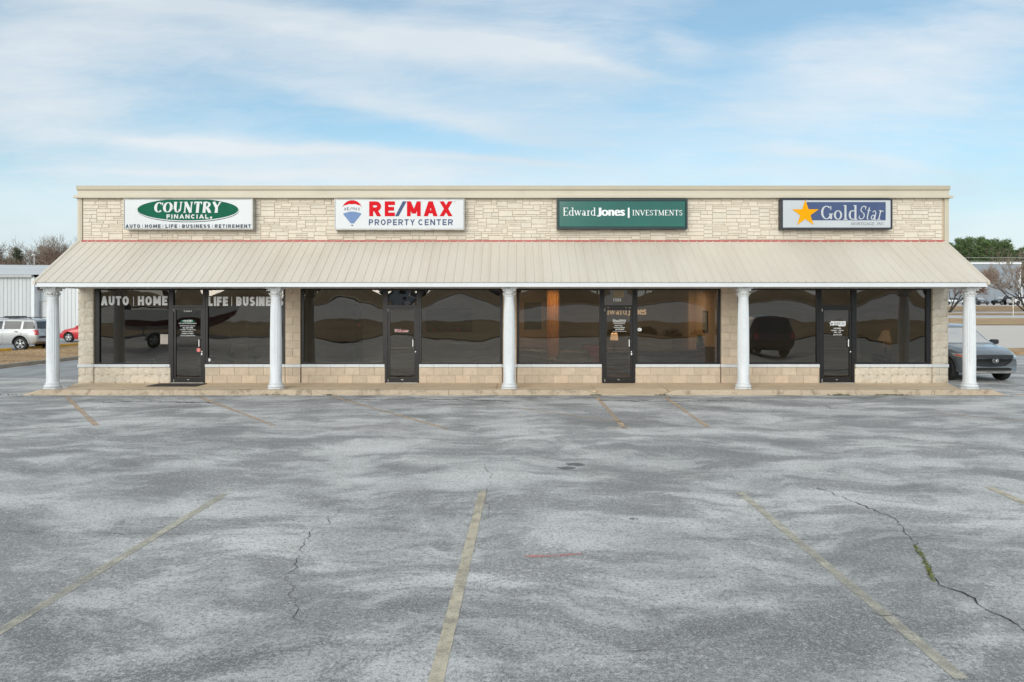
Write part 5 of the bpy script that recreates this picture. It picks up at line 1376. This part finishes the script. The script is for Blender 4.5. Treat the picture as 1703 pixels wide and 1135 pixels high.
m = MB(); m.bev(-3.5, -2.95, -.2, .2, 1.0, 2.4, .06); m.build('outboard_motor', M['plastic'], r, smooth=True)
m = MB(); 
for s in (-1, 1): m.tube([(-2.9, s*.75, .6), (1.6, s*.75, .6), (4.6, 0, .55)], .05, 6)
for x_ in (-2, 0, 1.4):
    for s in (-1, 1): m.tube([(x_, s*.6, .6), (x_, s*.45, 1.2)], .04, 5)
m.tube([(-1, -1.1, .36), (-1, 1.1, .36)], .05, 6); m.build('trailer_frame', pm('trailer_grey', (.25, .26, .27), .5), r)
for s in (-1, 1):
    wheel(r, -1.0, s*1.25, .36, .2, M['rim'])
    m = MB(); m.tube([(-1+.47*cos(pi*k/10), s*1.25, .36+.47*sin(pi*k/10)) for k in range(11)], .07, 6); m.build('fender', pm('fender_grey', (.4, .4, .38), .5), r, smooth=True)

# ------------------------------------------------------------------ background buildings
def metalwall(name, col, rib_=.3):
    m, nt, out = newmat(name); b = NB(nt); o = b.obj()
    n = b.noise(b.mapping(o, (2.5, 2.5, .12)), 1.2, 5, .6)
    c = b.ramp(n, [(.3, tuple(x*.86 for x in col)), (.7, col)])
    b.bsdf(out, c, .5, .1); return m
WH = empty('warehouse', (-45, 54, 0)); tag(WH, 'pale grey ribbed metal warehouse behind the parked cars on the left', 'building')
mw = metalwall('pale_grey_metal', (.60, .62, .63))
def ribbed(mb, x0, x1, Y, z0, z1, p=.30, d=.035):
    xs = []; x = x0
    while x < x1:
        for dx, dy in ((0, 0), (p*.72, 0), (p*.79, -d), (p*.93, -d)):
            if x+dx <= x1: xs.append((x+dx, Y+dy))
        x += p
    xs.append((x1, Y)); n = len(xs)
    mb.add([(a, y, z0) for a, y in xs]+[(a, y, z1) for a, y in xs], [(i, i+1, i+1+n, i+n) for i in range(n-1)])
ze = PZ(461.5, 54); xc = PX(54.5, 54)
t = MB(); ribbed(t, -75, xc, 54, 0, ze); t.box(-75, xc, 54.01, 54.1, 0, ze); t.build('wall', mw, WH, world=True, fix=False)
t = MB(); ribbed(t, xc, -22, 54.6, 0, ze+.1); t.box(xc, -22, 54.61, 54.7, 0, ze+.1); t.build('wall', metalwall('pale_grey_metal_two', (.68, .70, .71)), WH, world=True, fix=False)
t = MB(); t.box(xc-.02, xc+.22, 53.85, 54.62, 0, ze); t.build('corner_trim', M['white'], WH, world=True)
t = MB(); t.box(-75.2, xc+.1, 53.7, 54.0, ze-.02, ze+.18); t.build('gutter', pm('gutter_grey', (.45, .45, .44), .5), WH, world=True)
zrd = PZ(439.5, 66)
t = MB(); t.add([(-75.2, 53.8, ze+.2), (-22, 53.8, ze+.2), (-22, 66, zrd-.25), (-75.2, 66, zrd+.1), (-75.2, 78, ze), (-22, 78, ze)], [(0, 1, 2, 3), (3, 2, 5, 4)]); t.build('roof', pm('warehouse_roof', (.60, .60, .59), .45, .06, .5, stretch=(.3, 1, 1), dirt=(.42, .42, .41), dscale=.3, damt=.5), WH, world=True)
t = MB(); t.box(-75, -74.8, 54.2, 78, 0, ze); t.box(-22.2, -22, 54.7, 78, 0, ze); t.box(-75, -22, 77.8, 78, 0, ze-.02); t.build('side_wall', mw, WH, world=True)
a = PX(71.5, 54.6); b = PX(80.5, 54.6)
t = MB(); t.box(a, b, 54.50, 54.56, 0, PZ(502, 54.6)); o = t.build('door', pm('warehouse_door', (.62, .64, .65), .5), WH, world=True)
t = MB(); barframe(t, a-.06, b+.06, 0, PZ(502, 54.6)+.06, 54.46, 54.55, .06, .06, .01, .06); t.build('frame', M['signcase'], o, world=True)
t = MB(); t.box(a+.1, a+.22, 54.42, 54.5, 1.05, 1.12); t.build('handle', M['black'], o, world=True)
t = MB(); t.bev(PX(68, 54.6), PX(74, 54.6), 54.2, 54.55, PZ(482.5, 54.6), PZ(477, 54.6), .03); t.build('wall_light', pm('wall_lamp_brown', (.07, .045, .04), .5), WH, world=True)
t = MB(); t.box(PX(63.5, 54.6), PX(66.5, 54.6), 54.4, 54.55, PZ(520, 54.6), PZ(517, 54.6)); t.build('meter_box', M['signcase'], WH, world=True)
t = MB(); t.tube([(PX(57, 60), 60, 6.0), (PX(57, 60), 60, 6.9)], .05, 6); t.box(PX(57, 60)-.12, PX(57, 60)+.12, 59.9, 60.1, 6.9, 7.0); t.build('roof_vent', M['signcase'], WH, world=True)
# brick stub between wagon and column
GB2 = empty('distant_building', (85, 150, gz(150))); tag(GB2, 'large flat grey blue building across the road behind bare trees', 'building')
xe = PX(1697, 150); zt = PZ(437.5, 150)
t = MB(); t.box(50, xe, 150, 180, gz(150)-1, zt); 
t.build('wall', metalwall('blue_grey_panel', (.30, .34, .39)), GB2, world=True)
t = MB(); t.box(49.8, xe+.15, 149.8, 150.0, zt-.3, zt+.12); t.box(xe-.5, xe+.02, 149.85, 149.99, gz(150), zt-.56); t.build('pale_trim', M['white'], GB2, world=True)
t = MB(); x = 52
while x < xe-2: t.box(x, x+.08, 149.95, 149.999, gz(150), zt-.56); x += 6
t.build('panel_joint', M['signcase'], GB2, world=True)

# ------------------------------------------------------------------ trees
def barkmat(n, c): return pm(n, c, .95, .25, 3)
M['bark'] = barkmat('brown_grey_bark', (.13, .10, .08)); M['twig'] = barkmat('pale_twigs', (.27, .215, .175)); M['twigr'] = barkmat('reddish_twigs', (.25, .17, .135)); M['twigd'] = barkmat('dark_bark', (.06, .05, .045))
def bare(seed, H, stems=1, spread=.55, lv=5, r0=.16, tw=.02, clear=.3):
    rr_ = random.Random(seed); T = MB(); C_ = MB()
    def grow(p, d, l, rad, level):
        seg = 3; pts = [p]; q = Vector(p); dd = Vector(d)
        for i in range(seg):
            dd = (dd+Vector((rr_.gauss(0, .10), rr_.gauss(0, .10), rr_.gauss(.03, .06)))).normalized(); q = q+dd*l/seg; pts.append(q.copy())
        rads = [max(tw*.5, rad*(1-.5*i/seg)) for i in range(seg+1)]
        (T if level < 2 else C_).tube(pts, rads, 6 if level < 1 else (4 if level < 3 else 3), cap=False)
        if level >= lv: return
        nch = rr_.randint(3, 4) if level < lv-1 else rr_.randint(3, 5)
        for c in range(nch):
            t = rr_.uniform(.35, 1.0) if level else rr_.uniform(.45, 1.0)
            k = min(seg-1, int(t*seg)); f = t*seg-k; pp = pts[k].lerp(pts[k+1], f)
            az = rr_.uniform(0, 2*pi); sp = rr_.uniform(.6, 1.3)*spread
            side = Vector((cos(az), sin(az), 0)); side = (side-dd*side.dot(dd)); side.normalize()
            nd = (dd*cos(sp)+side*sin(sp)+Vector((0, 0, .12))).normalized()
            grow(pp, nd, l*rr_.uniform(.55, .8), rad*.5, level+1)
    if stems == 1: grow(Vector((0, 0, 0)), Vector((0, 0, 1)), H*.42, r0, 0)
    else:
        for s in range(stems):
            az = 2*pi*s/stems+rr_.uniform(-.3, .3); e = rr_.uniform(.35, .8)
            grow(Vector((cos(az)*.1, sin(az)*.1, 0)), Vector((cos(az)*e, sin(az)*e, 1)).normalized(), H*.40, r0*.6, 0)
    return T, C_
def pine(seed, H):
    rr_ = random.Random(seed); T = MB(); C_ = MB()
    lean = rr_.uniform(-.02, .02)
    T.tube([(0, 0, 0), (lean*H*.5, 0, H*.5), (lean*H, 0, H*.97)], [.2, .14, .03], 7)
    z = H*.30
    while z < H*.98:
        f = (z-H*.30)/(H*.7); R_ = H*.20*(1-f)**.6*(.55+.45*min(1, f*3))+.25
        for k in range(rr_.randint(3, 5)):
            a = rr_.uniform(0, 6.3); l = R_*rr_.uniform(.55, 1.15); p0 = Vector((lean*z, 0, z)); p1 = p0+Vector((cos(a)*l, sin(a)*l, l*rr_.uniform(.0, .35)))
            T.tube([p0, p1], [.035, .012], 3, False)
            for c in range(rr_.randint(3, 5)):
                q = p0.lerp(p1, rr_.uniform(.45, 1.08))+Vector((rr_.gauss(0, .2), rr_.gauss(0, .2), rr_.gauss(.1, .15))); s = rr_.uniform(.35, .65)
                for n_ in range(16):
                    v = Vector((rr_.gauss(0, 1), rr_.gauss(0, 1), rr_.gauss(.2, .7))).normalized(); c0_ = q+v*s*rr_.uniform(.1, 1)*Vector((1, 1, .7)).length/1.6
                    w_ = Vector((rr_.gauss(0, 1), rr_.gauss(0, 1), rr_.gauss(0, 1))).normalized()*.13; u_ = v.cross(w_).normalized()*.05
                    C_.add([c0_-w_, c0_+u_, c0_+w_, c0_-u_], [(0, 1, 2, 3)])
        z += H*.035*rr_.uniform(.7, 1.3)
    return T, C_
M['pine'] = pm('pine_needles', (.10, .155, .055), .9, .45, .7)
M['pined'] = pm('dark_pine_needles', (.085, .10, .055), .9, .4, .7)
def treeproto(name, TC, m1, m2):
    r = empty(name, (0, 0, -500)); TC[0].build('trunk', m1, r, smooth='all', fix=False); TC[1].build('crown', m2, r, fix=False); return r
pines = [treeproto('pine_tree', pine(s, 12), M['bark'], M['pine']) for s in (1, 2, 3)]
dpines = [treeproto('pine_tree', pine(s+5, 12), M['bark'], M['pined']) for s in (1, 2)]
bares = [treeproto('bare_tree', bare(s, 12, tw=.035), M['bark'], M['twig' if s % 2 else 'twigr']) for s in (11, 12, 13)]
def put(pr, X, Y, s, label, cat, group, sz=1):
    c = copy_tree(pr); c.location = (X, Y, gz(Y)-.1); c.scale = (s, s, s*sz); c.rotation_euler = (0, 0, random.uniform(0, 6.3)); tag(c, label, cat, group); return c
rt = random.Random(3)
def hleft(px): return 398+max(0, 50-px)*.34+4*sin(px*.05)
LP = 'dark pine in the wood behind the pale metal warehouse'; LB = 'bare leafless tree in the wood behind the pale metal warehouse'
for row, (Y, dx) in enumerate(((128, 1.35), (134, 1.5), (142, 1.7))):
    X = -112.0
    while X < -66:
        px = CX+X*F/Y; y0 = (hleft(px) if 0 <= px <= 140 else 400)+rt.uniform(-5, 14)
        H = (HY-y0)*Y/F+CH-gz(Y)
        if rt.random() < (.40, .45, .30)[row]: put(rt.choice(dpines), X, Y, H*rt.uniform(.80, .98)/12, LP, 'tree', 'wood on the left')
        else: put(rt.choice(bares), X, Y, H/12*.96, LB, 'tree', 'wood on the left')
        X += dx*rt.uniform(.7, 1.35)
RP = 'green pine in the wood behind the grey building across the road'; RB = 'bare leafless tree in the wood behind the grey building across the road'
for row, (Y, dx) in enumerate(((188, 2.2), (196, 2.6), (206, 3.2))):
    X = 95.0
    while X < 172:
        px = CX+X*F/Y; y0 = 396+rt.uniform(-1, 15)*(1+row*.0)+(6 if px > 1680 else 0)
        H = (HY-y0)*Y/F+CH-gz(Y)
        if rt.random() < (.86, .8, .9)[row]: put(rt.choice(pines), X, Y, H/12, RP, 'tree', 'wood on the right', 1)
        else: put(rt.choice(bares), X, Y, H*.85/12, RB, 'tree', 'wood on the right')
        X += dx*rt.uniform(.7, 1.35)
# undergrowth that closes the gaps between the trunks
def brush(x0, x1, Y, h, mat, label, n):
    m = MB()
    for i in range(n):
        x = rt.uniform(x0, x1); y = Y+rt.uniform(-2, 3); z = gz(y)+rt.random()**1.4*h; a = rt.uniform(0, 6.3); l = rt.uniform(.5, 1.4); dx_ = rt.uniform(-.4, .4)
        m.add([(x-.05*cos(a), y-.05*sin(a), z), (x+.05*cos(a), y+.05*sin(a), z), (x+dx_, y, z+l)], [(0, 1, 2)])
    tag(m.build('undergrowth', mat, fix=False), label, 'undergrowth', kind='stuff')
brush(-115, -60, 139, 7.5, pm('scrub_brown', (.13, .115, .085), .95, .35, .4), 'tangled brown undergrowth between the left trees', 14000)
brush(90, 178, 212, 14, pm('scrub_green', (.07, .075, .04), .95, .3, .5), 'dark scrub between the right hand pines', 9000)
# trees beyond the road, close behind and mirrored behind the camera
cm = treeproto('bare_tree', bare(41, 9.5, stems=6, spread=.42, lv=5, r0=.20, tw=.035), M['twigd'], M['twig'])
cm2 = treeproto('bare_tree', bare(42, 8.5, stems=6, spread=.5, lv=5, r0=.20, tw=.035), M['twigd'], M['twigr'])
put(cm, PX(1708, 108), 108, 1.15, 'spreading bare tree across the road at the right edge', 'tree', None)
put(cm2, PX(1578, 106), 106, 1.0, 'low spreading bare tree across the road just right of the building', 'tree', None)
for i in range(26):
    X = -75+i*6+rt.uniform(-2, 2); Y = -92+rt.uniform(-6, 6)
    put(rt.choice(bares+dpines), X, Y, rt.uniform(.7, 1.0), 'tree on the far bank seen mirrored in the shop windows', 'tree', 'trees mirrored in the windows')
for p in pines+dpines+bares+[cm, cm2]:
    for ch in list(p.children): bpy.data.objects.remove(ch)
    bpy.data.objects.remove(p)
def shrub(X, Y, r_, label):
    m = MB(); rr_ = random.Random(int(X*10))
    for i in range(420):
        v = Vector((rr_.gauss(0, 1), rr_.gauss(0, 1), rr_.gauss(0, 1))).normalized()*rr_.uniform(.55, 1)*r_; v.z = abs(v.z)*.8; w_ = Vector((rr_.gauss(0, 1), rr_.gauss(0, 1), rr_.gauss(0, 1))).normalized()*.09; u_ = w_.cross(Vector((0, 0, 1)))*.6
        m.add([v-w_, v+u_, v+w_, v-u_], [(0, 1, 2, 3)])
    r = empty('shrub', (X, Y, gz(Y))); m.build('leaves', M['pined'], r, fix=False); tag(r, label, 'shrub', 'low shrubs on the verge behind the camera')
for X in (8.5, 10.0, 11.6, 13.1, 14.8, 16.2, 17.9, 27, 28.6): shrub(X, -17.3+.4*sin(X), .62+.15*sin(X*3), 'low dark shrub on the verge mirrored in the right hand windows')
for i, (X, Y) in enumerate(((-30, -21), (-6, -39), (19, -22))):
    r = empty('utility_pole', (X, Y, gz(Y)-.1)); tag(r, ('wooden utility pole behind the camera mirrored at left', 'wooden utility pole across the bank road mirrored in the middle', 'wooden utility pole behind the camera mirrored at right')[i], 'utility pole')
    t = MB(); t.tube([(0, 0, 0), (0, 0, 9)], [.16, .11], 8); t.build('pole', M['bark'], r, smooth=True)
    t = MB(); t.box(-1.1, 1.1, -.06, .06, 8.2, 8.32); t.build('crossarm', M['bark'], r)
# street sign post and wires
X = PX(1685, 98); r = empty('sign_post', (X, 98, gz(98))); tag(r, 'thin metal sign post on the verge by the road at right', 'sign post')
t = MB(); t.tube([(0, 0, 0), (0, 0, 2.6)], .035, 6); t.build('post', M['chrome'], r); t = MB(); t.box(-.02, .02, -.3, .3, 2.0, 2.7); t.build('plate', M['chrome'], r)
r = empty('power_line', (110, 140, gz(140))); tag(r, 'overhead power line crossing above the grey building at right', 'power line')
zw = PZ(429, 140)
for dz, nm in ((0, 'wire'), (-.75, 'wire')):
    t = MB(); pts = [(65+i*11, 140, zw+dz+.004*((i-5)**2)*4+.0*i+ (i-5)*.03) for i in range(11)]; t.tube(pts, .04, 5); t.build(nm, pm('grey_wire', (.42, .42, .42), .5), r, world=True)
for X in (65, 175):
    t = MB(); t.tube([(X, 140, gz(140)-.2), (X, 140, zw+1.2)], [.17, .11], 8); t.build('pole', M['bark'], r, world=True)

# ------------------------------------------------------------------ sky, sun, camera
W_ = bpy.data.worlds.new('World'); SC.world = W_; W_.use_nodes = True
nt = W_.node_tree; nt.nodes.clear(); b = NB(nt)
SE = radians(22); SR = radians(196)
sky = b.n('ShaderNodeTexSky'); sky.sky_type = 'NISHITA'; sky.sun_disc = False; sky.sun_elevation = SE; sky.sun_rotation = SR; sky.air_density = 1.0; sky.dust_density = 1.0; sky.ozone_density = 1.5
gen = b.n('ShaderNodeTexCoord').outputs['Generated']
sep = b.n('ShaderNodeSeparateXYZ'); b.inp(sep, 0, gen)
ay = b.math('MAXIMUM', b.math('ABSOLUTE', sep.outputs[1]), .12)
u = b.math('DIVIDE', sep.outputs[0], ay); v = b.math('DIVIDE', sep.outputs[2], ay)
cmb = b.n('ShaderNodeCombineXYZ'); b.inp(cmb, 0, u); b.inp(cmb, 1, v); b.inp(cmb, 2, sep.outputs[1])
uv = cmb.outputs[0]
wn = b.n('ShaderNodeTexNoise'); b.inp(wn, 'Vector', b.mapping(uv, (1, 2.2, 1))); wn.inputs['Scale'].default_value = 3; wn.inputs['Detail'].default_value = 5
wm = b.n('ShaderNodeVectorMath', operation='MULTIPLY_ADD'); b.inp(wm, 0, wn.outputs['Color']); wm.inputs[1].default_value = (.20, .055, 0); b.inp(wm, 2, uv)
uw = wm.outputs[0]
base = b.noise(b.mapping(uw, (1.3, 7.0, 1), (.3, .1, 0), (0, 0, radians(11))), 1.9, 12, .68)
veil = b.noise(b.mapping(uw, (.9, 2.2, 1), (4, 2, 0)), 1.3, 3, .5)
den = b.math('ADD', b.math('MULTIPLY', base, .75), b.math('MULTIPLY', veil, .55))
den = b.math('SUBTRACT', den, .12)
def streak(px0, py0, px1, py1, wd, amp, tail=1.0):
    """soft streak between two directions of the sky"""
    global den
    x0, y0, x1, y1 = (px0-CX)/F+.08, (HY-py0)/F+.035, (px1-CX)/F+.08, (HY-py1)/F+.035
    L_ = sqrt((x1-x0)**2+(y1-y0)**2); dx, dy = (x1-x0)/L_, (y1-y0)/L_; mx, my = (x0+x1)/2, (y0+y1)/2
    s2 = b.n('ShaderNodeSeparateXYZ'); b.inp(s2, 0, uw)
    du = b.math('SUBTRACT', s2.outputs[0], mx); dv = b.math('SUBTRACT', s2.outputs[1], my)
    al = b.math('ADD', b.math('MULTIPLY', du, dx/(L_*.55)), b.math('MULTIPLY', dv, dy/(L_*.55)))
    ac = b.math('ADD', b.math('MULTIPLY', du, -dy/(wd/F)), b.math('MULTIPLY', dv, dx/(wd/F)))
    e = b.math('ADD', b.math('POWER', b.math('ABSOLUTE', al), 3.0), b.math('POWER', b.math('ABSOLUTE', ac), 2.0))
    g = b.math('EXPONENT', b.math('MULTIPLY', e, -1.0))
    den = b.math('ADD', den, b.math('MULTIPLY', g, amp))
streak(230, 232, 700, 266, 12, .22)
streak(560, 165, 960, 238, 20, .22)
streak(330, 25, 1010, 128, 34, .26)
streak(0, 60, 420, 30, 60, .12)
streak(700, 265, 1000, 285, 6, .16)
streak(150, 290, 620, 300, 8, .14)
streak(820, 90, 1180, 140, 9, .18)
streak(60, 5, 620, 40, 10, .16)
streak(1180, 250, 1600, 290, 12, .14)
streak(-60, 160, 180, 190, 80, .26)
streak(1250, 190, 1700, 110, 70, .24)
streak(1100, 60, 1230, 110, 25, .14)
streak(0, 330, 1700, 330, 75, .18)
streak(1130, 40, 1560, 5, 45, -.22)
streak(560, 190, 960, 285, 40, -.10)
streak(330, 130, 560, 190, 40, -.10)
streak(330, 205, 830, 250, 26, -.12)
fac = b.ramp(den, [(.38, 0.20), (.52, .40), (.64, .62), (.84, .90)])
# horizon whitens
hz = b.ramp(v, [(0, .95), (.12, .80), (.22, .42), (.34, 0.0)])
fac = b.math('MAXIMUM', fac, hz); fac = b.math('MAXIMUM', fac, b.ramp(v, [(.5, 0), (1.0, .75)]))
cn = b.noise(b.mapping(uw, (1.5, 4, 1), (8, 3, 0)), 1.4, 4)
skyc = b.mix(1.0, sky.outputs[0], (1.02, 1.47, 1.45), 'MULTIPLY')
cloud = b.mix(b.ramp(cn, [(.35, 0), (.65, 1)]), (6.3, 7.0, 7.5), (7.9, 8.15, 8.35))
colr = b.mix(fac, skyc, cloud)
bg = b.n('ShaderNodeBackground'); nt.links.new(colr, bg.inputs[0]); bg.inputs[1].default_value = .10
wo = b.n('ShaderNodeOutputWorld'); nt.links.new(bg.outputs[0], wo.inputs[0])

su = bpy.data.lights.new('sun', 'SUN'); su.energy = 1.92; su.angle = radians(46); su.color = (1, .915, .835)
so = bpy.data.objects.new('sun', su); COL.objects.link(so)
# sky texture: rotation measured from +Y clockwise seen from above
sd = Vector((sin(SR)*cos(SE), cos(SR)*cos(SE), sin(SE)))
so.rotation_euler = sd.to_track_quat('Z', 'Y').to_euler()
cam = bpy.data.cameras.new('camera'); co = bpy.data.objects.new('camera', cam); COL.objects.link(co)
cam.sensor_width = 36; cam.lens = 24; cam.shift_y = -52.5/1703; cam.clip_end = 3000; cam.clip_start = .05
co.location = (0, 0, CH); co.rotation_euler = (radians(90), 0, 0)
SC.camera = co
SC.view_settings.view_transform = 'Standard'; SC.view_settings.look = 'None'; SC.view_settings.exposure = .15; SC.view_settings.gamma = 1
SC.render.engine = 'CYCLES'
SC.cycles.max_bounces = 8; SC.cycles.transparent_max_bounces = 12; SC.cycles.use_denoising = True
